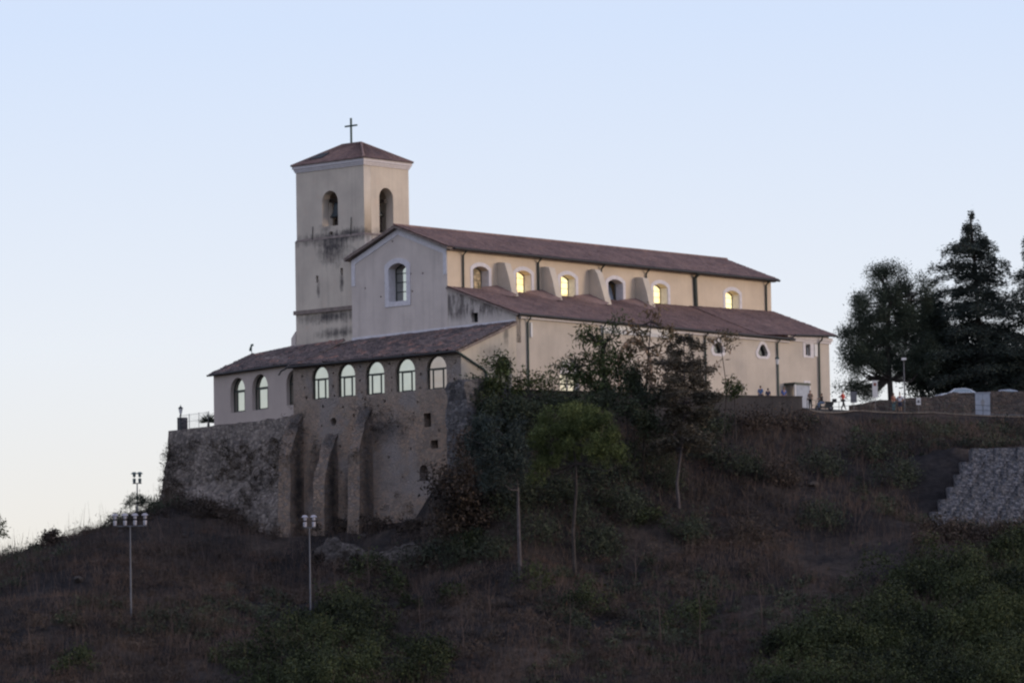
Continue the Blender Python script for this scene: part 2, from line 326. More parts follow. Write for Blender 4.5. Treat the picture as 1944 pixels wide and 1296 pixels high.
def ground_mat():
    m, nt, b = new_mat('burnt_ground')
    tc = N(nt, 'ShaderNodeTexCoord')
    n = N(nt, 'ShaderNodeTexNoise', Scale=0.11, Detail=9.0, Roughness=0.68); nt.links.new(tc.outputs['Object'], n.inputs['Vector'])
    col = ramp(nt, n.outputs[0], [(0.34, (0.020, 0.020, 0.023)), (0.5, (0.034, 0.032, 0.034)), (0.66, (0.075, 0.062, 0.056))]).outputs[0]
    n2 = N(nt, 'ShaderNodeTexNoise', Scale=1.6, Detail=8.0, Roughness=0.7); nt.links.new(tc.outputs['Object'], n2.inputs['Vector'])
    d = ramp(nt, n2.outputs[0], [(0.3, (0.55, 0.55, 0.55)), (0.7, (1.4, 1.35, 1.3))]).outputs[0]
    col = mixc(nt, 1.0, col, d, 'MULTIPLY')
    n3 = N(nt, 'ShaderNodeTexVoronoi', Scale=0.9); nt.links.new(tc.outputs['Object'], n3.inputs['Vector'])
    s = ramp(nt, n3.outputs['Distance'], [(0.0, (1, 1, 1)), (0.12, (0, 0, 0))]).outputs[0]
    col = mixc(nt, math_n(nt, 'MULTIPLY', s, 0.5), col, (0.1, 0.085, 0.08))
    nt.links.new(col, b.inputs['Base Color']); b.inputs['Roughness'].default_value = 1.0; b.inputs['Specular IOR Level'].default_value = 0.05
    bp = N(nt, 'ShaderNodeBump', Strength=0.8, Distance=0.4); nt.links.new(n2.outputs[0], bp.inputs['Height']); nt.links.new(bp.outputs[0], b.inputs['Normal'])
    return m
M['ground'] = ground_mat()

# ------------------------------------------------------------------ object helpers
def tag(o, label=None, cat=None, group=None, kind=None):
    if label: o['label'] = label
    if cat: o['category'] = cat
    if group: o['group'] = group
    if kind: o['kind'] = kind
    return o

def thing(name, loc, label, cat, rz=0.0, group=None):
    o = bpy.data.objects.new(name, None); C.objects.link(o)
    o.empty_display_size = 0.5
    o.location = tuple(loc); o.rotation_euler = (0, 0, rz)
    return tag(o, label, cat, group)

def link_mesh(name, me, mat, parent=None, smooth=False):
    o = bpy.data.objects.new(name, me); C.objects.link(o)
    if mat is not None:
        me.materials.clear(); me.materials.append(M[mat])
    if parent is not None: o.parent = parent
    if smooth: me.polygons.foreach_set('use_smooth', [True] * len(me.polygons))
    return o

class MB:
    """collects shapes for ONE mesh"""
    def __init__(s, off=(0, 0, 0)):
        s.v = []; s.f = []; s.off = np.array(off, float)
    def add(s, vs, fs):
        k = len(s.v)
        s.v += [tuple(np.asarray(p, float)) for p in vs]
        s.f += [tuple(i + k for i in f) for f in fs]
    def box(s, x0, x1, y0, y1, z0, z1):
        s.add([(x0, y0, z0), (x1, y0, z0), (x1, y1, z0), (x0, y1, z0), (x0, y0, z1), (x1, y0, z1), (x1, y1, z1), (x0, y1, z1)],
              [(0, 3, 2, 1), (4, 5, 6, 7), (0, 1, 5, 4), (1, 2, 6, 5), (2, 3, 7, 6), (3, 0, 4, 7)])
        return s
    def prism(s, poly, ax, d):
        """polygon of 3D points extruded along vector d"""
        n = len(poly); P = [np.asarray(p, float) for p in poly]; d = np.asarray(d, float)
        s.add(P + [p + d for p in P], [tuple(range(n))[::-1], tuple(range(n, 2 * n))] + [(i, (i + 1) % n, (i + 1) % n + n, i + n) for i in range(n)])
        return s
    def tube(s, path, rad, n=8, cap=True):
        path = [np.asarray(p, float) for p in path]
        if not hasattr(rad, '__len__'): rad = [rad] * len(path)
        ring = []
        vs = []; fs = []
        for i, p in enumerate(path):
            t = path[min(i + 1, len(path) - 1)] - path[max(i - 1, 0)]
            t = t / (np.linalg.norm(t) + 1e-9)
            a = np.cross(t, (0, 0, 1) if abs(t[2]) < 0.9 else (1, 0, 0)); a /= np.linalg.norm(a); b = np.cross(t, a)
            for k in range(n):
                th = 2 * math.pi * k / n
                vs.append(p + rad[i] * (math.cos(th) * a + math.sin(th) * b))
        for i in range(len(path) - 1):
            for k in range(n):
                fs.append((i * n + k, i * n + (k + 1) % n, (i + 1) * n + (k + 1) % n, (i + 1) * n + k))
        if cap:
            fs.append(tuple(range(n))[::-1]); fs.append(tuple(range((len(path) - 1) * n, len(path) * n)))
        s.add(vs, fs); return s
    def lathe(s, prof, c=(0, 0, 0), n=14):
        vs = []; fs = []
        for r, z in prof:
            for k in range(n):
                th = 2 * math.pi * k / n
                vs.append((c[0] + r * math.cos(th), c[1] + r * math.sin(th), c[2] + z))
        for i in range(len(prof) - 1):
            for k in range(n):
                fs.append((i * n + k, i * n + (k + 1) % n, (i + 1) * n + (k + 1) % n, (i + 1) * n + k))
        fs.append(tuple(range(n))[::-1]); fs.append(tuple(range((len(prof) - 1) * n, len(prof) * n)))
        s.add(vs, fs); return s
    def build(s, name, mat, parent=None, smooth=False):
        me = bpy.data.meshes.new(name)
        me.from_pydata([tuple(np.array(p) + s.off) for p in s.v], [], s.f)
        me.update()
        bm = bmesh.new(); bm.from_mesh(me); bmesh.ops.recalc_face_normals(bm, faces=bm.faces); bm.to_mesh(me); bm.free()
        return link_mesh(name, me, mat, parent, smooth)

def quads_mesh(name, Q, mat, parent=None, origin=(0, 0, 0)):
    """Q: (n,4,3) array of separate quads"""
    Q = np.asarray(Q, float) - np.asarray(origin, float)
    n = len(Q)
    me = bpy.data.meshes.new(name)
    me.vertices.add(4 * n); me.vertices.foreach_set('co', Q.reshape(-1).astype(np.float32))
    me.loops.add(4 * n); me.loops.foreach_set('vertex_index', np.arange(4 * n, dtype=np.int32))
    me.polygons.add(n); me.polygons.foreach_set('loop_start', np.arange(0, 4 * n, 4, dtype=np.int32))
    me.polygons.foreach_set('loop_total', np.full(n, 4, dtype=np.int32))
    me.update(calc_edges=True); me.validate()
    return link_mesh(name, me, mat, parent)

def copy_tree(o, parent=None):
    c = o.copy(); C.objects.link(c); c.parent = parent
    for ch in [x for x in o.children]: copy_tree(ch, c)
    return c

def frame(origin, a, n):
    a = np.asarray(a, float); n = np.asarray(n, float); o = np.asarray(origin, float)
    return Matrix(((a[0], 0, n[0], o[0]), (a[1], 0, n[1], o[1]), (a[2], 1, n[2], o[2]), (0, 0, 0, 1)))

def wall(name, fr, outline, holes, thick, mat, parent, sink=0.0, off=(0, 0, 0)):
    cu = bpy.data.curves.new('tmp', 'CURVE'); cu.dimensions = '2D'; cu.fill_mode = 'BOTH'; cu.extrude = thick / 2
    for lp in [outline] + list(holes):
        sp = cu.splines.new('POLY'); sp.points.add(len(lp) - 1)
        for p, q in zip(sp.points, lp): p.co = (q[0], q[1], 0, 1)
        sp.use_cyclic_u = True
    ob = bpy.data.objects.new('tmp', cu); C.objects.link(ob)
    dg = bpy.context.evaluated_depsgraph_get()
    me = bpy.data.meshes.new_from_object(ob.evaluated_get(dg))
    bpy.data.objects.remove(ob); bpy.data.curves.remove(cu)
    me.name = name
    me.transform(Matrix.Translation(Vector(off)) @ fr @ Matrix.Translation((0, 0, -thick / 2 - sink)))
    return link_mesh(name, me, mat, parent)

def rect(x0, x1, z0, z1): return [(x0, z0), (x1, z0), (x1, z1), (x0, z1)]
def arch(x0, x1, z0, ztop, rise=None, n=14):
    """rectangle with an arched head; rise None = semicircle"""
    w = (x1 - x0) / 2; cx = (x0 + x1) / 2
    if rise is None or rise >= w:
        zs = ztop - w
        return [(x0, z0), (x1, z0)] + [(cx + w * math.cos(t), zs + w * math.sin(t)) for t in np.linspace(0, math.pi, n)]
    R = (w * w + rise * rise) / (2 * rise); th = math.asin(w / R)
    return [(x0, z0), (x1, z0)] + [(cx + R * math.sin(t), ztop - R + R * math.cos(t)) for t in np.linspace(th, -th, n)]
def grow(x0, x1, z0, zt, g): return x0 - g, x1 + g, z0 - g, zt + g
def disc(cx, cz, r, n=10): return [(cx + r * math.cos(2 * math.pi * k / n), cz + r * math.sin(2 * math.pi * k / n)) for k in range(n)]

def tile_roof(name, e0, e1, q1, q0, mat, parent, off=(0, 0, 0), pitch=0.25, amp=0.05, row=0.42, jit=0.012, slab=True, under='eaves', th=0.15):
    """corrugated tile slope: eave e0->e1, top q0->q1, plus an edge slab as its own child"""
    e0, e1, q1, q0 = [np.asarray(p, float) + np.asarray(off) for p in (e0, e1, q1, q0)]
    L = max(np.linalg.norm(e1 - e0), np.linalg.norm(q1 - q0)); Hs = (np.linalg.norm(q0 - e0) + np.linalg.norm(q1 - e1)) / 2
    nc = max(8, int(L / pitch * 5)); nr = max(2, int(Hs / row))
    s = np.linspace(0, 1, nc + 1)
    nrm = np.cross(e1 - e0, q0 - e0); nrm /= np.linalg.norm(nrm)
    if nrm[2] < 0: nrm = -nrm
    wave = amp * np.sign(np.cos(s * L / pitch * 2 * np.pi)) * np.abs(np.cos(s * L / pitch * 2 * np.pi)) ** 0.7
    rows = []
    for i in range(nr):
        for t, lift in ((i / nr, 0.03), ((i + 1) / nr, 0.0)):
            a = e0 + (q0 - e0) * t; b = e1 + (q1 - e1) * t
            P = a[None] + (b - a)[None] * s[:, None]
            jj = np.repeat(rng.normal(0, jit, nc // 5 + 2), 5)[:nc + 1]
            rows.append(P + nrm[None] * (wave + lift + jj)[:, None])
    G = np.array(rows); R = len(G)
    idx = np.arange(R * (nc + 1)).reshape(R, nc + 1)
    fs = np.stack([idx[:-1, :-1], idx[:-1, 1:], idx[1:, 1:], idx[1:, :-1]], -1).reshape(-1, 4)
    me = bpy.data.meshes.new(name); me.from_pydata(G.reshape(-1, 3).tolist(), [], fs.tolist()); me.update()
    o = link_mesh(name, me, mat, parent)
    if slab:
        b = MB(); d = -nrm * th
        P = [p - nrm * 0.06 for p in (e0, e1, q1, q0)]
        b.prism(P, None, d); b.build('roof_edge', under, o)
    return o

def displaced_grid(name, P, mat, parent, amp=0.15, scale=0.8, seed=0):
    """P: (r,c,3) points; pushes them along the local normal with noise"""
    P = np.asarray(P, float); r, c, _ = P.shape
    nrm = np.cross(np.gradient(P, axis=1), np.gradient(P, axis=0)); nrm /= (np.linalg.norm(nrm, axis=2, keepdims=True) + 1e-9)
    h = fbm(P.reshape(-1, 3) * scale + seed * 13.7).reshape(r, c, 1)
    P = P + nrm * (h * amp)
    idx = np.arange(r * c).reshape(r, c)
    fs = np.stack([idx[:-1, :-1], idx[:-1, 1:], idx[1:, 1:], idx[1:, :-1]], -1).reshape(-1, 4)
    me = bpy.data.meshes.new(name); me.from_pydata(P.reshape(-1, 3).tolist(), [], fs.tolist()); me.update()
    return link_mesh(name, me, mat, parent)

def _hash(i):
    i = (i.astype(np.int64) * 374761393 + 668265263) & 0xffffffff
    i = ((i ^ (i >> 13)) * 1274126177) & 0xffffffff
    return ((i ^ (i >> 16)) & 0xffff) / 65535.0
def vnoise(p):
    p = np.asarray(p, float); q = np.floor(p).astype(np.int64); f = p - q; f = f * f * (3 - 2 * f); out = 0
    for dx in (0, 1):
        for dy in (0, 1):
            for dz in (0, 1):
                w = (f[:, 0] if dx else 1 - f[:, 0]) * (f[:, 1] if dy else 1 - f[:, 1]) * (f[:, 2] if dz else 1 - f[:, 2])
                out = out + w * _hash((q[:, 0] + dx) * 7919 + (q[:, 1] + dy) * 104729 + (q[:, 2] + dz) * 1299709)
    return out * 2 - 1
def fbm(p, o=4):
    s = 0; a = 1; t = 0
    for k in range(o):
        s = s + a * vnoise(p * 2 ** k + k * 17.3); t += a; a *= 0.5
    return s / t * 1.6

# ------------------------------------------------------------------ terrain
ST = {-3000: [(-3000, -60), (-500, -38), (3000, -60)], -160: [(-430, -36), (0, -33), (20, -33), (60, -42), (3000, -60)],
 -70: [(-430, -36), (-130, -36), (-75, -34), (-48, -28), (5, -21.5), (14, -21.6), (60, -38)],
 -41: [(-430, -36), (-130, -36), (-75, -34), (-48, -27.3), (-20, -19.5), (7, -14.6), (13, -14.8), (60, -36)],
 -35: [(-430, -36), (-130, -36), (-75, -34), (-48, -27.3), (-20, -18.5), (7, -12.9), (13, -13.2), (60, -34)],
 -30: [(-430, -36), (-130, -36), (-75, -34), (-48, -27.3), (-18, -17.5), (8, -11.5), (14, -11.6), (60, -33)],
 -26: [(-430, -36), (-130, -36), (-75, -34), (-48, -27.3), (-15, -17), (11, -9.6), (20, -8.9), (60, -30)],
 -20: [(-430, -36), (-130, -36), (-75, -34), (-48, -27.3), (-15, -17.5), (8, -11), (14, -10.5), (60, -30)],
 -14: [(-430, -36), (-130, -36), (-75, -34), (-48, -27.3), (-12, -17), (-1, -13.4), (8, -13), (60, -28)],
 -8: [(-430, -36), (-130, -36), (-75, -34), (-48, -27.3), (-12, -16.5), (-4, -12.9), (4, -12.5), (60, -28)],
 -3: [(-430, -36), (-130, -36), (-75, -34), (-48, -27.3), (-14, -16.2), (-8, -12.4), (0, -11), (60, -20)],
 2: [(-430, -36), (-130, -36), (-75, -34), (-48, -27.3), (-20, -16.4), (-12.5, -8.5), (-9.8, -4), (60, -6)],
 6: [(-430, -36), (-130, -36), (-75, -34), (-48, -27.3), (-22, -16.5), (-10.5, -4.2), (-9.3, -3.2), (-8.6, -2.5), (8, -2.3), (60, -4)],
 14: [(-430, -36), (-130, -36), (-75, -34), (-48, -27.3), (-20, -16.8), (-4.2, -4.4), (-2.9, -3.0), (-2.2, -1.95), (10, -1.7), (60, -4)],
 22: [(-430, -36), (-130, -36), (-75, -34), (-48, -27.3), (-15, -15.4), (2.5, -4.2), (4.0, -3), (4.8, -1.75), (20, -1.3), (60, -4)],
 31: [(-430, -36), (-130, -36), (-75, -34), (-48, -27.3), (-12, -14.6), (9, -4), (11.4, -2.5), (12.2, -1.55), (26, -1.05), (45, -1), (70, -6)],
 38: [(-430, -36), (-130, -36), (-75, -34), (-48, -27.3), (-12, -14.5), (15, -3.6), (20.2, -1.77), (29, -1.05), (45, -1.0), (70, -7)],
 45: [(-430, -36), (-130, -36), (-75, -34), (-48, -27.3), (-13, -15.5), (-6, -13.6), (3.5, -6.7), (19, -3.3), (23.8, -1.81), (32, -1.25), (45, -1.0), (70, -7)],
 58: [(-430, -36), (-130, -36), (-75, -34), (-48, -27.6), (-13, -15.8), (-6, -13.8), (3.5, -6.7), (24.5, -3.1), (29.4, -1.84), (36, -1.4), (45, -1.0), (80, -7)],
 100: [(-430, -36), (-130, -36), (-75, -34), (-48, -27.8), (-10, -16), (4, -8), (25, -3), (30, -1.6), (50, -1.0), (90, -7)],
 250: [(-430, -37), (-130, -36), (-40, -26), (30, -8), (90, -10), (200, -20)],
 3000: [(-3000, -60), (-500, -38), (3000, -60)]}
SX = np.array(sorted(ST))
def terrain(X, Y, rough=True):
    X = np.atleast_1d(np.asarray(X, float)); Y = np.atleast_1d(np.asarray(Y, float))
    cols = np.array([np.interp(Y, [p[0] for p in ST[s]], [p[1] for p in ST[s]]) for s in SX])
    i = np.clip(np.searchsorted(SX, X) - 1, 0, len(SX) - 2)
    t = np.clip((X - SX[i]) / (SX[i + 1] - SX[i]), 0, 1)
    k = np.arange(len(X))
    z = cols[i, k] * (1 - t) + cols[i + 1, k] * t
    if rough:
        yb = np.interp(X, [-60, -30, -20, -3, 3, 31, 40, 60, 100], [4, 4, 6, -10, -14, 7, 13.5, 18.5, 24])
        w = np.clip((yb - Y) / 7, 0.0, 1)
        p = np.stack([X, Y, 0 * X], 1)
        z = z + w * (0.75 * fbm(p * 0.16) + 0.22 * fbm(p * 0.9, 3))
    return z
def hit(px, py, y0=-60, y1=60):
    d = ray(px, py)
    Y = np.arange(y0, y1, 0.25); t = (Y - CAM[1]) / d[1]
    P = CAM[None] + d[None] * t[:, None]
    z = terrain(P[:, 0], P[:, 1])
    k = np.argmax(P[:, 2] < z)
    return np.array([P[k, 0], P[k, 1], z[k]])
def tz(x, y): return float(terrain([x], [y])[0])

gx = np.concatenate([[-3000, -1500, -700, -350, -200, -130, -100], np.arange(-80, 95, 0.5), [100, 110, 130, 170, 250, 400, 800, 1500, 3000]])
gy = np.concatenate([[-3000, -1200, -600, -430, -300, -200, -130, -100, -80], np.arange(-66, 62, 0.5), [66, 75, 90, 120, 170, 250, 400, 800, 1600, 3000]])
GX, GY = np.meshgrid(gx, gy)
GZ = terrain(GX.ravel(), GY.ravel())
idx = np.arange(GX.size).reshape(GX.shape)
fs = np.stack([idx[:-1, :-1], idx[:-1, 1:], idx[1:, 1:], idx[1:, :-1]], -1).reshape(-1, 4)
me = bpy.data.meshes.new('ground'); me.from_pydata(np.stack([GX.ravel(), GY.ravel(), GZ], 1).tolist(), [], fs.tolist()); me.update()
tag(link_mesh('ground', me, 'ground', smooth=True), kind='structure')

# terrace paving and the road along the hill top, laid just above the ground
def sheet(name, pts, mat, lift, sub=40):
    """strip between two polylines [(x,y),(x,y)] lists, following the ground"""
    A, B = pts; n = sub; ta = np.linspace(0, 1, n)
    def along(L):
        L = np.array(L, float); d = np.r_[0, np.cumsum(np.linalg.norm(np.diff(L, axis=0), axis=1))]; d /= d[-1]
        return np.stack([np.interp(ta, d, L[:, 0]), np.interp(ta, d, L[:, 1])], 1)
    a, b = along(A), along(B); m = 14
    P = np.array([a + (b - a) * k / (m - 1) for k in range(m)])
    z = terrain(P[..., 0].ravel(), P[..., 1].ravel()).reshape(m, n) + lift
    V3 = np.dstack([P, z]).reshape(-1, 3); ix = np.arange(m * n).reshape(m, n)
    f = np.stack([ix[:-1, :-1], ix[:-1, 1:], ix[1:, 1:], ix[1:, :-1]], -1).reshape(-1, 4)
    me = bpy.data.meshes.new(name); me.from_pydata(V3.tolist(), [], f.tolist()); me.update()
    return tag(link_mesh(name, me, mat), kind='structure')
sheet('terrace', ([(6, -8.3), (14, -2.0), (22, 5.0), (31, 12.3), (34, 15.5)], [(6, -5.6), (16, 3), (25, 13), (33, 25), (35, 27.4)]), 'asphalt', 0.05)
sheet('road', ([(34.1, 16.9), (37, 20.4), (45, 24.3), (58, 29.9), (100, 42)], [(35.3, 27.6), (40, 33), (50, 36), (62, 38), (100, 44)]), 'asphalt', 0.06)

# ------------------------------------------------------------------ CHURCH (local axes: x along the nave, y to the left, z up)
Z0 = 1.0
church = thing('church', (0, 0, -Z0), 'long cream church nave with red tiled roof, arched clerestory windows and lower side aisle', 'church', PHI)
CO = (0, 0, Z0)
FR_S = lambda v: frame((0, v, 0), (1, 0, 0), (0, -1, 0))     # wall facing the aisle side; x = u
FR_F = lambda u: frame((u, 0, 0), (0, -1, 0), (-1, 0, 0))    # wall facing the front; x = -v
def nv(L): return [(-a, b) for a, b in L]
# facade
fw = arch(-6.99, -4.83, 7.62, 11.05, 0.45)
aw = rect(2.78, 3.55, 5.1, 5.95)
fac = wall('facade_wall', FR_F(0.0), [(0.0, 3.0), (0.0, 11.85), (-5.8, 14.12), (-11.55, 11.7), (-11.55, 3.0)], [fw] + [disc(-p, q, 0.1, 6) for p, q in [(6.5, 13.05), (9.9, 9.1), (7.5, 9.4), (8.0, 8.2), (4.35, 9.95), (2.9, 9.9), (4.2, 8.4)]], 1.0, 'facade', church, off=CO)
wall('aisle_front_wall', FR_F(0.012), [(0.02, 3.0), (8.0, 3.0), (8.0, 5.5), (4.2, 6.75), (0.02, 8.42)], [aw], 0.6, 'aisle_front', church, off=CO)
t = MB(CO)
def band_poly(a, b, w):   # strip on the facade between two (v,z) points, w below
    t.prism([(-0.05, a[0], a[1]), (-0.05, b[0], b[1]), (-0.05, b[0], b[1] - w), (-0.05, a[0], a[1] - w)], None, (0.049, 0, 0))
band_poly((0.02, 11.83), (5.8, 14.10), 0.52); band_poly((5.8, 14.10), (11.53, 11.68), 0.52)
t.box(-0.053, -0.001, 0.02, 0.42, 9.6, 11.75); t.box(-0.053, -0.001, 11.1, 11.53, 9.4, 11.65)
t.build('facade_trim', 'trim', church)
wall('window_surround', FR_F(-0.03), arch(-7.45, -4.38, 7.2, 11.5, 0.6), [arch(-6.985, -4.835, 7.63, 11.045, 0.45)], 0.08, 'trim', church, sink=-0.05, off=CO)
def facade_window():
    l_ = MB(CO); l_.box(0.002, 0.85, 6.965, 6.987, 7.64, 10.6); l_.box(0.002, 0.85, 4.84, 6.96, 7.622, 7.645); l_.build('window_reveal', 'trim', church)
    o = wall('window', FR_F(0.0), arch(-6.99, -4.83, 7.62, 11.05, 0.45), [arch(-6.89, -4.95, 7.75, 10.93, 0.4)], 0.1, 'frame', church, sink=0.86, off=CO)
    wall('pane', FR_F(0.0), arch(-6.9, -4.94, 7.74, 10.94, 0.4), [], 0.03, 'glass_n', o, sink=0.9, off=CO)
    b = MB(CO)
    for z in (8.55, 9.4, 10.2): MB(CO).box(0.84, 0.875, 4.9, 6.93, z - 0.035, z + 0.035).build('glazing_bar', 'frame', o)
facade_window()
so = wall('small_window', FR_F(0.0), rect(2.75, 3.58, 5.07, 5.98), [rect(2.83, 3.5, 5.15, 5.9)], 0.08, 'frame', church, sink=0.42, off=CO)
wall('pane', FR_F(0.0), rect(2.83, 3.5, 5.15, 5.9), [], 0.03, 'glass_d', so, sink=0.45, off=CO)
# nave south wall
wins = [(3.38, 5.51), (9.15, 11.28), (15.25, 17.39), (21.94, 24.07), (28.42, 30.53), (39.06, 41.16)]
wall('nave_wall', FR_S(-0.02), rect(0.006, 46.0, 5.0, 11.95), [arch(a, b, 8.2, 10.58, 0.35) for a, b in wins], 1.1, 'cream', church, off=CO)
wall('nave_far_wall', frame((46.0, 0, 0), (0, 1, 0), (1, 0, 0)), [(1.1, -2), (11.5, -2), (11.5, 11.75), (5.8, 14.12), (1.1, 11.9)], [], 0.4, 'cream', church, off=CO)
MB(CO).box(1.02, 45.6, 11.1, 11.55, -2, 11.7).build('nave_north_wall', 'cream', church)
for i, (a, b) in enumerate(wins):
    wall('window_surround', FR_S(-0.02), arch(a - 0.34, b + 0.34, 8.0, 10.93, 0.5), [arch(a + 0.004, b - 0.004, 7.99, 10.576, 0.35)], 0.05, 'trim', church, sink=-0.03, off=CO)
    lin = MB(CO)                                       # white painted reveal lining
    lin.box(b - 0.025, b - 0.003, 0.0, 0.92, 8.2, 10.25); lin.box(a + 0.003, a + 0.025, 0.0, 0.92, 8.2, 10.25); lin.box(a, b, 0.0, 0.92, 8.15, 8.215)
    lin.build('window_reveal', 'trim', church)
    o = wall('window', FR_S(-0.02), arch(a, b, 8.2, 10.58, 0.35), [arch(a + 0.1, b - 0.1, 8.3, 10.48, 0.33)], 0.1, 'frame', church, sink=0.86, off=CO)
    p = wall('pane', FR_S(-0.02), arch(a + 0.1, b - 0.1, 8.3, 10.48, 0.33), [], 0.02, 'painted_tree_reflection' if i == 0 else ('panel' if i == 3 else 'painted_sunset'), o, sink=0.9, off=CO)  # flat blue in the open pane stands in for reflected sky
    if i == 3:                                          # this one stands open, tilted inward
        me = p.data; piv = Vector((a, 0.88, 8.3 + Z0))
        me.transform(Matrix.Translation(piv) @ Matrix.Rotation(math.radians(-14), 4, 'X') @ Matrix.Translation(-piv))
        MB(CO).box(a - 0.1, b + 0.1, 1.9, 1.95, 8.0, 10.7).build('dark_opening', 'dark', o)
    bb = MB(CO)
    bb.box((a + b) / 2 - 0.03, (a + b) / 2 + 0.03, 0.82, 0.86, 8.25, 10.5)
    for z in (8.85, 9.4, 9.95): bb.box(a + 0.08, b - 0.08, 0.825, 0.855, z - 0.018, z + 0.018)
    if i != 3: bb.build('glazing_bar', 'frame', o)
# flying buttress stubs
for i, (ub, zt) in enumerate([(6.64, 11.04), (12.65, 11.03), (19.25, 11.15), (25.81, 10.91)]):
    b = MB(CO); wd = 0.78; zt -= 0.08
    prof = [(-0.03, 7.0), (-0.03, zt + 0.1), (-0.55, zt + 0.09), (-1.05, zt - 0.02), (-1.55, zt - 1.3), (-1.9, zt - 2.6), (-2.2, zt - 3.6), (-2.25, 7.0)]
    if i == 2: prof = [(-0.03, 7.0), (-0.03, zt + 0.12), (-0.4, zt + 0.2), (-0.8, zt + 0.1), (-1.15, zt - 0.25), (-1.6, zt - 1.35), (-2.1, zt - 2.7), (-2.45, zt - 3.7), (-2.5, 7.0)]
    b.prism([(ub, p * 0.9, q) for p, q in prof], None, (wd, 0, 0))
    o = b.build('buttress', 'buttress', church)
    k = MB(CO)                                          # tile-covered cricket that sheds water round the buttress foot
    k.add([(ub - 2.3, -0.05, 8.72), (ub + 0.02, -0.05, 9.02), (ub + 0.02, -2.45, 7.98), (ub - 0.9, -2.5, 7.75), (ub - 2.3, -0.4, 8.42)], [(0, 1, 2), (0, 2, 3), (0, 3, 4)])
    k.build('flashing', 'roof', o)
# nave roof
nr = tile_roof('nave_roof', (-0.5, -0.55, 12.0), (46.6, -0.55, 11.98), (46.6, 5.8, 14.42), (-0.5, 5.8, 14.40), 'roof', church, CO)
tile_roof('nave_roof', (46.6, 12.1, 11.86), (-0.5, 12.1, 11.86), (-0.5, 5.8, 14.40), (46.6, 5.8, 14.42), 'roof', church, CO)
MB(CO).tube([(-0.55, 5.8, 14.44), (20, 5.8, 14.47), (46.65, 5.8, 14.46)], 0.12, 8).build('ridge_tiles', 'roof', church)
MB(CO).tube([(0.3, -0.62, 11.88), (46.6, -0.62, 11.86)], 0.11, 8).build('gutter', 'gutter', church)
for k in (0,):
    MB(CO).box(-0.02, 46.3, -0.42, -0.03, 11.72, 11.82).build('soffit', 'eaves', church)
for uu, zb, r in [(2.0, 8.45, 0.085), (12.1, 8.45, 0.1), (20.9, 11.1, 0.085), (27.3, 10.9, 0.085), (34.4, 8.3, 0.2), (45.1, 8.7, 0.09)]:
    MB(CO).tube([(uu, -0.6, 11.85), (uu, -0.52, 11.7), (uu, -0.16, 11.4), (uu + (0.12 if r > 0.15 else 0), -0.14, zb)], r, 8).build('downpipe', 'dark_metal', church)
# aisle roof and walls
tile_roof('aisle_roof', (-0.2, -8.4, 5.52), (38.75, -8.4, 5.36), (46.0, -0.03, 8.78), (-0.2, -0.03, 8.5), 'roof', church, CO)
tile_roof('sacristy_roof', (33.6, -8.3, 5.46), (45.15, -8.35, 6.02), (46.1, -0.03, 8.95), (33.6, -0.03, 8.75), 'roof', church, CO, slab=False)
MB(CO).tube([(-0.1, -8.48, 5.44), (38.7, -8.48, 5.28)], 0.11, 8).build('gutter', 'gutter', church)
MB(CO).tube([(38.9, -8.4, 5.7), (45.2, -8.44, 5.95)], 0.09, 8).build('gutter', 'gutter', church)
tf = []
for cx, cz in ((27.9, 3.92), (34.45, 4.0)):
    tf.append([(cx + 0.66 * (1 + 0.15 * math.cos(3 * (t - math.pi / 2))) * math.cos(t), cz + 0.55 * (1 + 0.17 * math.cos(3 * (t - math.pi / 2))) * math.sin(t)) for t in np.linspace(0, 2 * math.pi, 30)[:-1]])
def scale_poly(P, k):
    P = np.array(P); c = P.mean(0); return [tuple(q) for q in c + (P - c) * k]
d2 = arch(5.7, 8.35, -3.5, 2.05); portal = arch(15.1, 16.9, -3.5, 1.6, 0.5)
wall('aisle_wall', FR_S(-8.0), rect(0.01, 38.3, -4.0, 5.5), [d2, portal] + tf, 0.8, 'cream_low', church, off=CO)
wall('aisle_far_wall', frame((45.2, 0, 0), (0, 1, 0), (1, 0, 0)), [(-7.0, -4), (-0.1, -4), (-0.1, 8.6), (-7.0, 6.2)], [], 0.3, 'cream_low', church, off=CO)
for P in tf:
    wall('window_surround', FR_S(-8.0), scale_poly(P, 1.5), [scale_poly(P, 0.995)], 0.06, 'trim', church, sink=-0.04, off=CO)
    o = wall('trefoil_window', FR_S(-8.0), scale_poly(P, 1.02), [scale_poly(P, 0.86)], 0.06, 'frame', church, sink=0.3, off=CO)
    wall('pane', FR_S(-8.0), scale_poly(P, 0.9), [], 0.03, 'glass_d', o, sink=0.33, off=CO)
o = wall('arched_door', FR_S(-8.0), arch(5.7, 8.35, -3.5, 2.05), [arch(5.85, 6.95, -3.4, 0.5, 0.01), arch(7.1, 8.2, -3.4, 0.5, 0.01)], 0.1, 'plain_white', church, sink=0.3, off=CO)
wall('pane', FR_S(-8.0), rect(5.8, 8.25, -3.4, 0.6), [], 0.03, 'glass_n', o, sink=0.36, off=CO)
for z in (-1.9, -1.1, -0.3, 0.55, 1.25): MB(CO).box(5.75, 8.3, -7.735, -7.695, z - 0.05, z + 0.05).build('glazing_bar', 'frame', o)
MB(CO).box(15.0, 17.0, -7.5, -7.45, -3.5, 1.7).build('portal_door', 'wood', church)
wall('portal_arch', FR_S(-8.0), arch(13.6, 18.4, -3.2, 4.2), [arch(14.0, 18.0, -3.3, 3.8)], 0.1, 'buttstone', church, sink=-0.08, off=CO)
b = MB(CO); b.box(11.4, 20.6, -8.16, -8.0, 4.75, 5.25); b.box(11.4, 20.6, -8.10, -8.0, 4.45, 4.75)
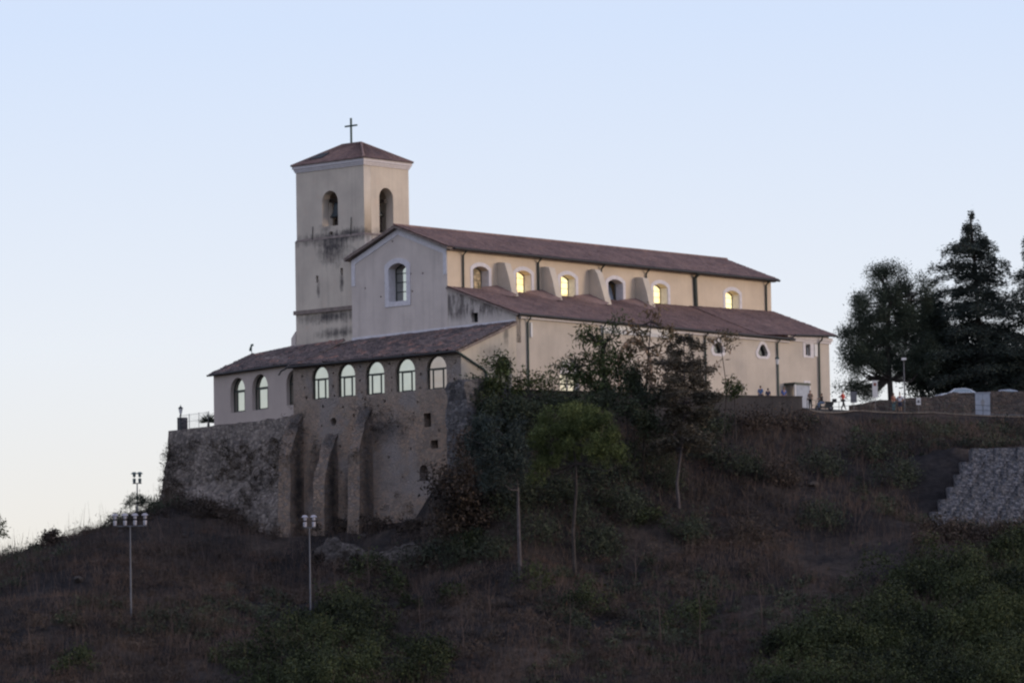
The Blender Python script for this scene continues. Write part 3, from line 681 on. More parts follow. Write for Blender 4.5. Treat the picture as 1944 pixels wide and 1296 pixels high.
for k in range(30): b.box(11.55 + k * 0.3, 11.7 + k * 0.3, -8.15, -8.1, 4.48, 4.72)
b.build('dentil_cornice', 'plain_white', church)
b = MB(CO); b.box(0.4, 11.3, -8.22, -8.002, 5.12, 5.34); b.build('eaves_cornice', 'cornice', church); b = MB(CO).box(20.7, 38.3, -8.2, -8.002, 4.98, 5.2); b.build('eaves_cornice', 'cornice', church)
for uu in (1.39, 11.5, 25.9, 36.5):
    MB(CO).tube([(uu, -8.48, 5.3), (uu, -8.42, 5.12), (uu, -8.13, 4.85), (uu, -8.12, -3.0)], 0.085, 8).build('downpipe', 'pipe', church)
MB(CO).box(1.8, 2.0, -8.14, -8.0, 3.55, 4.85).build('wall_box', 'plain_white', church)
# sacristy block at the far end
wall('sacristy_wall', FR_S(-7.8), rect(38.3, 44.75, -4.0, 5.9), [rect(41.1, 41.85, 3.95, 5.05), rect(41.0, 41.45, 0.72, 1.42)], 0.8, 'cream_low', church, off=CO)
MB(CO).box(44.35, 44.74, -7.0, -0.1, -4, 5.85).build('sacristy_end_wall', 'cream_low', church)
b = MB(CO); b.box(38.2, 45.0, -8.05, -7.803, 5.42, 5.75); b.box(38.3, 44.9, -7.93, -7.803, 5.2, 5.42); b.build('eaves_cornice', 'cornice', church)
wall('window_surround', FR_S(-7.8), rect(40.75, 42.35, 3.78, 5.25), [rect(41.105, 41.845, 3.955, 5.045)], 0.06, 'trim', church, sink=-0.04, off=CO)
MB(CO).box(42.4, 42.85, -7.9, -7.84, 3.95, 5.1).build('shutter', 'plain_white', church)
wall('window_surround', FR_S(-7.8), rect(40.8, 41.7, 0.55, 1.6), [rect(41.005, 41.445, 0.725, 1.415)], 0.06, 'trim', church, sink=-0.04, off=CO)
for q in (rect(41.1, 41.85, 3.95, 5.05), rect(41.0, 41.45, 0.72, 1.42)):
    o = wall('small_window', FR_S(-7.8), q, [scale_poly(q, 0.8)], 0.06, 'plain_white', church, sink=0.3, off=CO)
    wall('pane', FR_S(-7.8), scale_poly(q, 0.85), [], 0.03, 'glass_d', o, sink=0.34, off=CO)
MB(CO).tube([(43.0, -8.4, 5.85), (43.0, -8.3, 5.5), (43.0, -7.95, 5.2), (43.0, -7.93, -3.0)], 0.09, 8).build('downpipe', 'pipe', church)
pr = MB(CO).box(37.5, 39.9, -9.3, -8.0, 1.02, 1.2).build('porch', 'pipe', church)
for x in (37.55, 39.75): MB(CO).box(x, x + 0.12, -9.25, -9.13, -2.5, 1.02).build('porch_post', 'plain_white', pr)
MB(CO).box(37.67, 39.75, -9.2, -9.16, -2.4, 1.0).build('pane', 'panel', pr)

# ------------------------------------------------------------------ BELL TOWER
TB = W(0.4, 10.25, 3.0)
tower = thing('bell_tower', TB, 'square cream bell tower with arched belfry, stained ledges and low tiled roof', 'bell tower', PHI)
TO = (-0.4, -10.25, -3.0)
bf = arch(-15.46, -13.49, 13.9, 18.33); niche = [rect(-16.25, -15.95, 10.1, 10.75), rect(-13.2, -12.9, 10.55, 11.2)]
wall('tower_wall', FR_F(0.4), rect(-18.68, -10.25, 13.9, 20.3), [arch(-15.46, -13.49, 15.12, 18.33), disc(-14.35, 14.45, 0.2, 8)], 0.9, 'tower', tower, off=TO)
wall('tower_wall', FR_F(0.3), rect(-18.82, -10.15, 2.0, 14.0), niche, 0.9, 'tower', tower, off=TO)
wall('tower_wall', FR_S(10.25), rect(1.31, 6.35, 13.9, 20.3), [arch(2.4, 4.25, 14.3, 18.43)], 0.9, 'tower', tower, off=TO)
wall('tower_wall', FR_S(10.15), rect(1.21, 6.45, 8.0, 14.0), [], 0.9, 'tower', tower, off=TO)
wall('tower_wall', frame((0, 18.68, 0), (-1, 0, 0), (0, 1, 0)), rect(-6.35, -1.31, 13.9, 20.3), [arch(-4.25, -2.4, 14.3, 18.43)], 0.9, 'tower', tower, off=TO)
wall('tower_wall', frame((0, 18.82, 0), (-1, 0, 0), (0, 1, 0)), rect(-6.45, -1.21, 2.0, 14.0), [], 0.9, 'tower', tower, off=TO)
wall('tower_wall', frame((6.35, 0, 0), (0, 1, 0), (1, 0, 0)), rect(11.16, 17.77, 2.0, 20.3), [arch(13.49, 15.46, 15.12, 18.33)], 0.9, 'tower', tower, off=TO)
b = MB(TO); b.add([(0.28, 18.84, 13.98), (0.28, 10.13, 13.98), (6.47, 10.13, 13.98), (6.47, 18.84, 13.98), (0.398, 18.68, 14.2), (0.398, 10.252, 14.2), (6.35, 10.252, 14.2), (6.35, 18.68, 14.2)],
                   [(0, 1, 5, 4), (1, 2, 6, 5), (2, 3, 7, 6), (3, 0, 4, 7)])
b.build('weathered_ledge', 'eaves', tower)
MB(TO).box(1.3, 5.4, 11.2, 17.7, 13.6, 13.9).build('belfry_floor', 'wood', tower)
b = MB(TO); b.box(0.12, 6.5, 10.17, 18.98, 7.36, 7.72); b.build('string_course', 'eaves', tower)
b = MB(TO)
for q, o_, h in ((0.08, 20.3, 0.14), (0.15, 20.44, 0.18), (0.25, 20.62, 0.27)):
    b.box(0.4 - q, 6.35 + q, 10.25 - q, 18.68 + q, o_ + 0.002, o_ + h)
b.build('cornice', 'cornice', tower)
E_ = 0.34; zr = 20.93; zp = 22.78
a_, b_, c_, d_ = (0.4 - E_, 18.68 + E_, zr), (0.4 - E_, 10.25 - E_, zr), (6.35 + E_, 10.25 - E_, zr), (6.35 + E_, 18.68 + E_, zr)
p1, p2 = (3.37, 13.25, zp), (3.37, 15.7, zp)
tr = tile_roof('tower_roof', a_, b_, p1, p2, 'roof', tower, TO, slab=False)
tile_roof('tower_roof', b_, c_, p1, p1, 'roof', tower, TO, slab=False)
tile_roof('tower_roof', c_, d_, p2, p1, 'roof', tower, TO, slab=False)
tile_roof('tower_roof', d_, a_, p2, p2, 'roof', tower, TO, slab=False)
b = MB(TO)
for e, p in ((a_, p2), (b_, p1), (c_, p1), (d_, p2)): b.tube([np.array(e) + (0, 0, 0.03), np.array(p) + (0, 0, 0.06)], 0.1, 6)
b.tube([np.array(p1) + (0, 0, 0.06), np.array(p2) + (0, 0, 0.06)], 0.12, 6)
b.build('hip_tiles', 'roof', tower)
b = MB(TO)
b.box(0.4 - E_ - 0.02, 6.35 + E_ + 0.02, 10.25 - E_ - 0.02, 18.68 + E_ + 0.02, 20.885, 20.92); b.build('roof_edge', 'eaves', tower)
sl = []
for uu, vv in ((0.85, 17.4), (0.85, 15.9), (1.75, 15.7), (1.75, 16.9)):
    tt = (uu - (0.4 - E_)) / (3.37 - 0.4 + E_); sl.append((uu, vv, zr + (zp - zr) * tt + 0.1))
MB(TO).prism(sl, None, (0, 0, 0.07)).build('skylight', 'skylight', tower)
cr = MB(TO); cr.box(3.30, 3.44, 14.43, 14.57, 22.7, 25.2); cr.box(3.31, 3.43, 13.75, 15.25, 24.42, 24.56)
co = cr.build('cross', 'cross', tower)
def bell(u_, v_, z_, r):
    prof = [(0.02, 1.5), (0.25, 1.48), (0.45, 1.3), (0.5, 1.0), (0.55, 0.6), (0.68, 0.25), (0.85, 0.0), (0.8, -0.03), (0.1, 0.1)]
    bl = MB(TO).lathe([(p * r, q * r) for p, q in prof], (u_, v_, z_), 20).build('bell', 'bronze', tower, True)
    MB(TO).box(u_ - 0.15, u_ + 0.15, v_ - 1.1, v_ + 1.1, z_ + 1.5 * r, z_ + 1.5 * r + 0.32).build('headstock', 'wood', bl)
    MB(TO).lathe([(0.05, 0.3), (0.16, 0.05), (0.02, -0.12)], (u_, v_, z_ - 0.15), 8).build('clapper', 'bronze', bl)
bell(1.6, 14.55, 16.0, 0.95); bell(3.6, 11.7, 16.0, 0.75)
MB(TO).box(1.75, 1.9, 14.3, 15.2, 14.0, 15.9).build('bell_frame', 'wood', tower); MB(TO).box(3.9, 4.05, 11.5, 12.1, 14.0, 15.9).build('bell_frame', 'wood', tower)
MB(TO).prism([(0.298, 18.9, 2.2), (0.298, 19.5, 2.2), (0.298, 19.45, 5.3), (0.298, 18.9, 5.9)], None, (3, 0, 0)).build('base_block', 'facade', tower)
for v_, z_ in ((16.7, 13.95), (11.9, 14.4)): MB(TO).tube([(0.33, v_, z_ - 0.3), (0.33, v_ - 0.1, z_ + 1.3)], 0.035, 5).build('conductor_rod', 'dark_metal', tower)

# ------------------------------------------------------------------ GALLERY BUILDING
GB = W(-7.28, -8.0, -12.0)
gal = thing('gallery_building', GB, 'old stone gallery wing with five arched windows, mottled tile roof and three tall buttresses', 'building', PHI)
GO = (7.28, 8.0, 12.0)
gw = [(7.7, 9.72), (4.48, 6.58), (1.0, 3.22), (-2.63, -0.36), (-6.32, -3.98)]
holes = [arch(-b_, -a_, -1.2, 1.66) for a_, b_ in gw]
holes += [rect(3.6, 4.42, -4.42, -3.22), rect(4.36, 5.2, -6.32, -5.6), arch(3.0, 3.95, -9.05, -7.65), disc(-7.16, -3.3, 0.36, 12)]
ph = []
for v_, z_ in [(10.9, 0.9), (10.6, -0.1), (10.4, -1.0), (7.1, 0.95), (7.15, -0.2), (7.0, -1.05), (3.85, 1.3), (3.9, 0.1), (3.7, -0.95), (0.35, 1.35), (0.1, 0.1), (0.15, -1.0), (-3.2, 1.45), (-3.3, 0.2),
               (-3.2, -1.0), (-7.3, 0.9), (-7.2, -0.5), (8.4, -1.9), (6.0, -2.1), (3.3, -1.6), (4.7, -2.9), (8.6, -3.6), (1.0, -1.9), (-2.9, -2.2), (-2.4, -3.1), (-5.3, -4.8), (-2.0, -6.2), (6.4, -5.5), (-0.5, -4.2),
               (0.6, -6.8), (9.0, -7.5), (6.3, -7.8), (5.2, -6.0), (-1.0, -8.6), (-5.6, -8.3)]:
    s_ = 0.08 + 0.05 * random.random(); ph.append([(-v_ - s_, z_ - s_), (-v_ + s_, z_ - s_ * 0.8), (-v_ + s_ * 0.9, z_ + s_), (-v_ - s_ * 0.8, z_ + s_ * 1.1)])
wall('front_wall', FR_F(-7.28), rect(-12.0, 8.0, -16.0, 1.98), holes + ph, 0.8, 'gallery', gal, off=GO)
MB(GO).box(-6.3, -6.25, -7.9, 11.9, -15, 1.8).build('dark_backing', 'dark', gal)
for i, (a, b) in enumerate(gw):
    x0, x1 = -b, -a
    o = wall('window', FR_F(-7.28), arch(x0, x1, -1.2, 1.66), [arch(x0 + 0.06, x1 - 0.06, 0.62, 1.6), rect(x0 + 0.06, x0 + 0.52, -1.14, 0.47), rect(x0 + 0.64, x1 - 0.64, -1.08, 0.43), rect(x1 - 0.52, x1 - 0.06, -1.14, 0.47)], 0.06, 'frame', gal, sink=0.2, off=GO)
    wall('pane', FR_F(-7.28), arch(x0 + 0.03, x1 - 0.03, -1.17, 1.63), [], 0.02, 'glass_p' if i == 4 else 'glass_n', o, sink=0.245, off=GO)
wall('side_wall', FR_S(-8.0), [(-6.47, -16), (0.0, -16), (0.0, 4.72), (-6.47, 2.2)], [arch(-2.75, -0.7, -3.5, 1.7)], 0.6, 'cream_side', gal, off=GO)
wall('side_corner', FR_S(-8.004), [(-7.278, -16), (-6.47, -16), (-6.47, 2.2), (-7.278, 1.95)], [], 0.3, 'cream_side', gal, off=GO)
o = wall('arched_gate', FR_S(-8.0), arch(-2.75, -0.7, -3.5, 1.7), [rect(-2.6, -1.8, -3.4, 0.6), rect(-1.65, -0.85, -3.4, 0.6)], 0.08, 'wood', gal, sink=0.35, off=GO)
wall('pane', FR_S(-8.0), rect(-2.65, -0.8, -3.4, 0.7), [], 0.02, 'glass_d', o, sink=0.42, off=GO)
gr = tile_roof('gallery_roof', (-7.8, 12.15, 1.92), (-7.8, -8.15, 1.95), (-0.02, -8.15, 4.85), (-0.02, 11.9, 4.5), 'old_roof', gal, GO, pitch=0.27, amp=0.065, jit=0.03, th=0.22)
MB(GO).tube([(-7.88, 12.3, 1.78), (-7.88, -8.1, 1.82)], 0.1, 8).build('gutter', 'gutter', gal)
MB(GO).tube([(-7.8, 12.3, 1.7), (-7.85, 12.9, 1.5), (-7.85, 13.2, 1.15)], 0.07, 6).build('gutter_spout', 'gutter', gal)
MB(GO).tube([(-7.8, -8.16, 1.72), (-7.45, -8.16, 1.6), (-4.45, -8.14, 0.42), (-4.2, -8.13, 0.1), (-4.15, -8.13, -3.0)], 0.1, 8).build('drain_pipe', 'pipe', gal)
# lead flashing where the gallery roof meets facade and tower
MB(GO).prism([(-0.06, -7.9, 4.85), (-0.06, 11.6, 4.5), (-0.06, 11.6, 4.78), (-0.06, -7.9, 5.02)], None, (0.055, 0, 0)).build('flashing', 'trim', gal)
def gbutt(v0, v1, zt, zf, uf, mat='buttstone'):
    """battered masonry buttress: sloping weathered top, from the wall out to u = uf"""
    prof = np.array([(-7.2, zt), (uf * 0.5 - 3.9, (zt + zf) / 2 + 0.4), (uf, zf), (uf - 0.25, -16.0), (-7.2, -16.0)])
    b = MB(GO); nz = 26
    zz = np.linspace(-16, zt, nz); P = []
    def uout(z):
        return np.interp(z, [-16, zf, (zt + zf) / 2, zt], [uf - 0.25, uf, (uf - 7.28) / 2 - 0.15, -7.25])
    loops = []
    for z in zz:
        uo = uout(z); n_ = 5
        side0 = [(-7.2 + (uo + 7.2) * t, v1, z) for t in np.linspace(0, 1, n_)]
        fr_ = [(uo, v1 + (v0 - v1) * t, z) for t in np.linspace(0, 1, 4)[1:-1]]
        side1 = [(uo + (-7.2 - uo) * t, v0, z) for t in np.linspace(0, 1, n_)]
        loops.append(side0 + fr_ + side1)
    P = np.array(loops)
    h = fbm(P.reshape(-1, 3) * 0.9).reshape(P.shape[:2]); h2 = fbm(P.reshape(-1, 3) * 0.9 + 50).reshape(P.shape[:2])
    rg = np.clip((zz - zf + 1.5) / 2.5, 0.25, 1.6)[:, None]
    P[:, 1:-1, 0] += 0.2 * (h * rg)[:, 1:-1]; P[:, :, 1] += 0.15 * h2 * rg; P[:, :, 2] += 0.25 * h * np.clip(rg - 0.6, 0, 1)
    r, c, _ = P.shape; ix = np.arange(r * c).reshape(r, c)
    b.add(P.reshape(-1, 3), np.stack([ix[:-1, :-1], ix[:-1, 1:], ix[1:, 1:], ix[1:, :-1]], -1).reshape(-1, 4).tolist() + [tuple(ix[-1])])
    return b.build('buttress', mat, gal)
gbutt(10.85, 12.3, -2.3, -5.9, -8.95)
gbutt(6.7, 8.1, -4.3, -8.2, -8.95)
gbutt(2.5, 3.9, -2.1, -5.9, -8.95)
# rough rubble mass at the near corner
def rubble_mass(name, par, u0, u1, v0, v1, z0, z1, off, mat, amp=0.28):
    n = 22; m = 30; P = []
    for z in np.linspace(z0, z1, m):
        b_ = (z1 - z) * 0.04
        L = [(u0 - b_ + (u1 - u0) * 0, v1, z)]
        L = [(u1, v1, z)] + [(u1 + (u0 - b_ - u1) * t, v1, z) for t in np.linspace(0, 1, 8)[1:]] + [(u0 - b_, v1 + (v0 - b_ - v1) * t, z) for t in np.linspace(0, 1, 12)[1:]] + [(u0 - b_ + (u1 - u0 + b_) * t, v0 - b_, z) for t in np.linspace(0, 1, 16)[1:]]
        P.append(L)
    P = np.array(P); s = P.reshape(-1, 3)
    h = np.stack([fbm(s * 0.8 + k * 31) for k in range(3)], 1).reshape(P.shape) * amp
    P += h; P[-1, :, 2] += 0.8 * h[-1, :, 2]
    r, c, _ = P.shape; ix = np.arange(r * c).reshape(r, c)
    b = MB(off); b.add(P.reshape(-1, 3), np.stack([ix[:-1, :-1], ix[:-1, 1:], ix[1:, 1:], ix[1:, :-1]], -1).reshape(-1, 4).tolist() + [tuple(ix[-1])])
    return b.build(name, mat, par)
rubble_mass('corner_buttress', gal, -9.2, -4.0, -10.3, -8.15, -16, -0.9, GO, 'rubble')

# ------------------------------------------------------------------ ANNEX (local x along its front towards the church, y inward)
A0 = W(-6.4, 12.0, -6.0); AR = -math.radians(55)
ann = thing('annex_building', A0, 'plastered annex with arched windows and hipped tile roof above the old stone rampart', 'building', AR)
AO = (0, 0, 6.0)
FR_A = frame((0, 0, 0), (1, 0, 0), (0, -1, 0))
aw_ = [(-11.76, -9.25, -1.42, 1.7), (-8.04, -5.35, -1.45, 1.73), (-2.28, 0.2, -1.4, 1.7)]
wall('front_wall', FR_A, rect(-14.65, 0.6, -6.0, 2.42), [arch(a, b, c, d) for a, b, c, d in aw_], 0.9, 'annex', ann, off=AO)
MB(AO).box(-14.64, -14.2, 0.91, 6.0, -6, 2.4).build('end_wall', 'annex', ann)
MB(AO).box(-14.1, 0.5, 0.95, 1.0, -5.5, 2.2).build('dark_backing', 'dark', ann)
for a, b, c, d in aw_:
    o = wall('window', FR_A, arch(a, b, c, d), [arch(a + 0.1, b - 0.1, 0.6, d - 0.1), rect(a + 0.1, a + 0.55, c + 0.1, 0.42), rect(a + 0.68, b - 0.68, c + 0.14, 0.38), rect(b - 0.55, b - 0.1, c + 0.1, 0.42)], 0.06, 'frame', ann, sink=0.36, off=AO)
    wall('pane', FR_A, arch(a + 0.05, b - 0.05, c + 0.05, d - 0.05), [], 0.02, 'glass_n', o, sink=0.405, off=AO)
R1, R2 = (-13.0, 3.1, 4.1), (-8.3, 4.5, 4.55)
tile_roof('roof', (-15.0, -0.32, 2.3), (0.9, -0.32, 2.3), (-0.6, 5.2, 4.6), R1, 'old_roof', ann, AO, amp=0.06, jit=0.03)
tile_roof('roof', (-15.0, 6.5, 2.3), (-15.0, -0.32, 2.3), R1, R1, 'old_roof', ann, AO, amp=0.06, jit=0.03, slab=False)
b = MB(AO); b.add([R1, R2, (-0.6, 5.2, 4.6)], [(0, 1, 2)]); b.build('ridge_infill', 'old_roof', ann)
tile_roof('roof', (-0.2, 9.0, 2.6), (-15.0, 6.5, 2.3), R1, R2, 'old_roof', ann, AO, amp=0.06, slab=False)
MB(AO).tube([(-15.1, -0.4, 2.2), (0.9, -0.4, 2.2)], 0.09, 8).build('gutter', 'gutter', ann)
wv = MB(AO); wv.tube([(-13.0, 3.1, 4.1), (-13.0, 3.1, 5.0)], 0.035, 6); wv.tube([(-13.1, 3.0, 4.45), (-12.95, 3.0, 4.75)], 0.12, 6); wv.box(-13.06, -12.7, 3.05, 3.12, 4.85, 5.05); wv.tube([(-13.06, 3.1, 4.75), (-13.06, 3.1, 4.95)], 0.09, 6)
wv.build('chimney_cowl', 'cross', ann)

# ------------------------------------------------------------------ RAMPART below the annex
ramp_o = thing('stone_rampart', (0, 0, -12), 'weathered rubble stone rampart under the annex, overgrown with dry brush', 'retaining wall')
aD = np.array([math.cos(AR), math.sin(AR), 0]); aN = np.array([-math.sin(AR), math.cos(AR), 0])     # along / inward
A00 = W(-6.4, 12.0, 0)
def RP(s, inn, z): return A00 - aD * s + aN * inn + np.array([0, 0, z])
ncol, nrow = 120, 70; Pm = []
for z in np.linspace(-17, -2.45, nrow):
    d = (-2.45 - z); bt = -0.25 - d * 0.10 - 0.9 * np.clip((d - 5.2) / 2.5, 0, 1) * 1.0
    row = [RP(22.3, 6 - 0.0, z)] + [RP(22.3 + 0.05 * d, 6 + (bt - 6) * t, z) for t in (0.3, 0.6, 0.85)] + [RP(s, bt, z) for s in np.linspace(22.3 + 0.05 * d, -1.0, ncol)]
    Pm.append(row)
Pm = np.array(Pm)
hs = fbm(Pm.reshape(-1, 3) * 0.45).reshape(Pm.shape[:2]) * 0.4 + fbm(Pm.reshape(-1, 3) * 2.2 + 9, 3).reshape(Pm.shape[:2]) * 0.10
fade = np.clip((-2.3 - Pm[:, :, 2]) / 3.5, 0.08, 1)
Pm += -aN[None, None] * (hs * fade)[:, :, None]
Pm[-1, 1:, 2] += 0.12 * fbm(Pm[-1, 1:] * 1.1)
ix = np.arange(Pm.shape[0] * Pm.shape[1]).reshape(Pm.shape[:2])
b = MB((0, 0, 12)); b.add(Pm.reshape(-1, 3), np.stack([ix[:-1, :-1], ix[:-1, 1:], ix[1:, 1:], ix[1:, :-1]], -1).reshape(-1, 4).tolist())
top = [tuple(p) for p in Pm[-1]] + [tuple(RP(-1, 3, -2.47))]
b.add(top, [tuple(range(len(top)))])
b.build('wall_face', 'rampart', ramp_o)
b = MB((0, 0, 12)); P_ = RP(21.7, 0.9, 0)
b.box(P_[0] - 0.45, P_[0] + 0.45, P_[1] - 0.45, P_[1] + 0.45, -2.5, -1.15); b.build('corner_pier', 'rubble', ramp_o)
# paved strip behind the rampart top
# lantern, fence and palm on the rampart terrace
def lantern(base, h, label, mat='dark_metal'):
    t_ = thing('street_lantern', base, label, 'street lamp', group='lanterns')
    MB().lathe([(0.16, 0), (0.16, 0.12), (0.09, 0.3), (0.06, 0.5), (0.05, h - 0.9), (0.09, h - 0.85), (0.05, h - 0.75)], n=10).build('post', mat, t_)
    hd = MB().lathe([(0.1, h - 0.75), (0.2, h - 0.25), (0.19, h - 0.24), (0.09, h - 0.74)], n=6).build('lamp_glass', 'plain_white', t_)
    MB().lathe([(0.24, h - 0.25), (0.2, h - 0.16), (0.08, h - 0.04), (0.03, h), (0.02, h + 0.12)], n=6).build('lamp_cap', mat, hd)
    return t_
p_ = RP(21.25, 0.45, -2.45); lantern(p_, 2.35, 'iron street lantern at the corner of the stone rampart terrace')
fe = thing('terrace_fence', RP(18.5, 0.25, -2.45), 'pale wire mesh fence on the rampart terrace beside the annex', 'fence', AR)
for k in range(4):
    x = -2.6 + k * 1.7
    MB().tube([(x, 0, 0), (x, 0, 1.5)], 0.03, 6).build('post', 'galv', fe)
b = MB()
for k in range(26): b.tube([(-2.6 + k * 0.2, 0, 0.05), (-2.6 + k * 0.2, 0, 1.45)], 0.007, 4)
for z in (0.1, 0.8, 1.42): b.tube([(-2.6, 0, z), (2.5, 0, z)], 0.014, 4)
b.build('mesh_panel', 'galv', fe)

# ------------------------------------------------------------------ vegetation toolkit
def rand_dirs(n):
    d = rng.normal(size=(n, 3)); return d / np.linalg.norm(d, axis=1, keepdims=True)
def leaf_quads(P, size, aspect=0.5, droop=0.0, D=None, jit=0.35):
    n = len(P); D = rand_dirs(n) if D is None else D
    if droop: D = D + np.array([0, 0, -droop]); D /= np.linalg.norm(D, axis=1, keepdims=True)
    B = np.cross(D, rand_dirs(n)); B /= (np.linalg.norm(B, axis=1, keepdims=True) + 1e-9)
    L = size * (1 + jit * rng.normal(size=n)).clip(0.4, 2)[:, None]
    w = L * aspect * 0.5
    return np.stack([P - B * w * 0.35, P + D * L * 0.45 - B * w, P + D * L, P + D * L * 0.5 + B * w], 1)
def blob_leaves(c, r, n, clumps, csize, shell=0.55):
    """clumped points through an ellipsoid; returns points and clump centres"""
    d = rand_dirs(clumps); rad = (shell + (1 - shell) * rng.random(clumps)) ** 0.8
    K = np.asarray(c) + d * rad[:, None] * np.asarray(r)
    k = rng.integers(0, clumps, n)
    return K[k] + rng.normal(size=(n, 3)) * csize, K
def limb_tubes(mb, a, K, r0, m):
    for q in K[:m]:
        a = np.asarray(a, float); md = (a + q) / 2 + rng.normal(size=3) * 0.12 * np.linalg.norm(q - a) + np.array([0, 0, -0.08 * np.linalg.norm(q - a)])
        mb.tube([a, md, q], [r0, r0 * 0.6, r0 * 0.2], 5, False)

def blob_tree(name, label, cat, base, trunk, r_tr, blobs, leafmat, barkmat='bark', lsize=0.3, group=None, droop=0.0, aspect=0.55, limbs=5, csize=0.5, dens=1.0, parent=None):
    """trunk: list of (px,py) or world points at the base's depth; blobs: (px,py,rx,ry,n,clumps) in photo pixels at the base's depth"""
    base = np.asarray(base, float); Y = base[1]; k = (Y - CAM[1]) / F_PX
    t_ = thing(name, base, label, cat, group=group)
    path = [np.asarray(at(p[0], p[1], Y)) for p in trunk]; path[0] = base - np.array([0, 0, 0.4])
    mb = MB(-base)
    mb.tube(path, list(np.linspace(r_tr, r_tr * 0.45, len(path))), 8)
    Q = []
    for (px, py, rx, ry, n, cl) in blobs:
        c = at(px, py, Y) + np.array([0, rng.normal() * rx * k * 0.25, 0])
        P, K = blob_leaves(c, (rx * k, rx * k * 0.9, ry * k), int(n * dens), cl, csize)
        Q.append(leaf_quads(P, lsize, aspect, droop))
        j = np.argmin([np.linalg.norm(p - c) for p in path]); j = max(1, j)
        limb_tubes(mb, path[j], K, r_tr * 0.4, limbs)
    mb.build('trunk', barkmat, t_)
    quads_mesh('crown', np.concatenate(Q), leafmat, t_, base)
    return t_

def tiered_tree(name, label, cat, base, trunk, r_tr, prof, levels, nb, leafmat, n_tuft, tuft=0.32, barkmat='bark', rise=0.12, droop=0.3, skip=0.0, group=None, fan=0.33, aspect=0.3, t0=0.12, vary=(0.62, 0.5), thick=0.10):
    """whorled conifer: flat needle pads along drooping branches; prof = [(t along trunk, branch length m)]"""
    base = np.asarray(base, float); Y = base[1]
    t_ = thing(name, base, label, cat, group=group)
    path = [np.asarray(at(p[0], p[1], Y)) for p in trunk]; path[0] = base - np.array([0, 0, 0.4])
    mb = MB(-base); mb.tube(path, list(np.linspace(r_tr, r_tr * 0.2, len(path))), 8)
    d = np.r_[0, np.cumsum([np.linalg.norm(path[i + 1] - path[i]) for i in range(len(path) - 1)])]; d /= d[-1]
    pa = np.array(path); Q = []
    ts = np.linspace(prof[0][0], prof[-1][0], levels)
    for ti in ts:
        L0 = np.interp(ti, [p[0] for p in prof], [p[1] for p in prof])
        az0 = rng.random() * 6.28
        for k in range(nb):
            if rng.random() < skip: continue
            tt = np.clip(ti + rng.normal() * 0.5 / levels, 0, 1)
            p0 = np.array([np.interp(tt, d, pa[:, j]) for j in range(3)])
            az = az0 + 6.283 * k / nb + rng.normal() * 0.3; L = L0 * (vary[0] + vary[1] * rng.random()); dh = np.array([math.cos(az), math.sin(az), 0]); lat = np.array([-math.sin(az), math.cos(az), 0])
            rs = rise * (0.6 + 0.8 * rng.random()); dr = droop * (0.6 + 0.8 * rng.random())
            f = lambda s: p0[None] + L * (dh[None] * s[:, None] + np.array([0, 0, 1.0])[None] * (rs * s - dr * s * s)[:, None])
            s3 = np.linspace(0, 0.95, 5); mb.tube(list(f(s3)), [max(0.015, r_tr * 0.28 * (1 - x) * min(1, L / 3)) for x in s3], 4, False)
            m = max(6, int(n_tuft * L)); s = t0 + (1 - t0) * rng.random(m) ** 0.8
            wd = fan * L * (0.25 + np.sin(np.pi * np.clip(s, 0, 1)) * 0.75)
            P = f(s) + lat[None] * (rng.normal(size=m) * 0.5 * wd)[:, None] + np.array([0, 0, 1.0]) * (rng.normal(size=m) * thick - 0.5 * thick)[:, None]
            D = dh[None] * 0.8 + lat[None] * rng.normal(size=m)[:, None] * 0.8 + rand_dirs(m) * 0.5 + np.array([0, 0, -0.1]); D /= np.linalg.norm(D, axis=1, keepdims=True)
            Q.append(leaf_quads(P, tuft, aspect, 0, D))
    mb.build('trunk', barkmat, t_)
    quads_mesh('crown', np.concatenate(Q), leafmat, t_, base)
    return t_

def gbase(px, Y):
    """point on the ground at photo column px and depth Y"""
    x = at(px, 700, Y)[0]; return np.array([x, Y, tz(x, Y)])

# ---- trees on the hilltop to the right
blob_tree('broadleaf_tree', 'dense dark broadleaf tree with feathery upswept crown nearest the church end', 'tree', gbase(1692, 46), [(1690, 790), (1689, 720), (1684, 640), (1690, 570)], 0.32,
    [(1640, 690, 42, 30, 1500, 16), (1625, 655, 30, 40, 1100, 14), (1668, 640, 50, 45, 2200, 22), (1655, 580, 35, 42, 1300, 18), (1690, 535, 36, 30, 900, 16), (1664, 520, 14, 14, 220, 6), (1735, 590, 34, 46, 1300, 16), (1720, 650, 50, 50, 2400, 22),
     (1700, 600, 46, 50, 1900, 20), (1610, 690, 20, 12, 260, 6), (1612, 738, 22, 10, 240, 6), (1640, 742, 34, 12, 420, 8), (1752, 545, 14, 26, 320, 8), (1750, 690, 40, 30, 1300, 14), (1700, 690, 48, 26, 1500, 14), (1635, 615, 22, 26, 500, 10), (1690, 512, 16, 8, 150, 5)],
    'leaf_dark', lsize=0.17, csize=0.4, limbs=6, droop=-0.5, aspect=0.36, dens=7.5)
tiered_tree('cedar_tree', 'tall dark cedar with pointed top and layered drooping branches on the right', 'tree', gbase(1868, 49), [(1872, 800), (1864, 700), (1857, 600), (1850, 500), (1842, 408)], 0.4,
    [(0.13, 6.6), (0.3, 6.8), (0.42, 6.6), (0.53, 5.6), (0.63, 4.9), (0.70, 3.4), (0.79, 4.4), (0.84, 2.5), (0.92, 1.75), (0.97, 0.8), (1.0, 0.25)], 21, 9, 'pine_dark', 190, tuft=0.24, rise=0.22, droop=0.34, skip=0.1, fan=0.42, vary=(0.4, 0.8), thick=0.26)
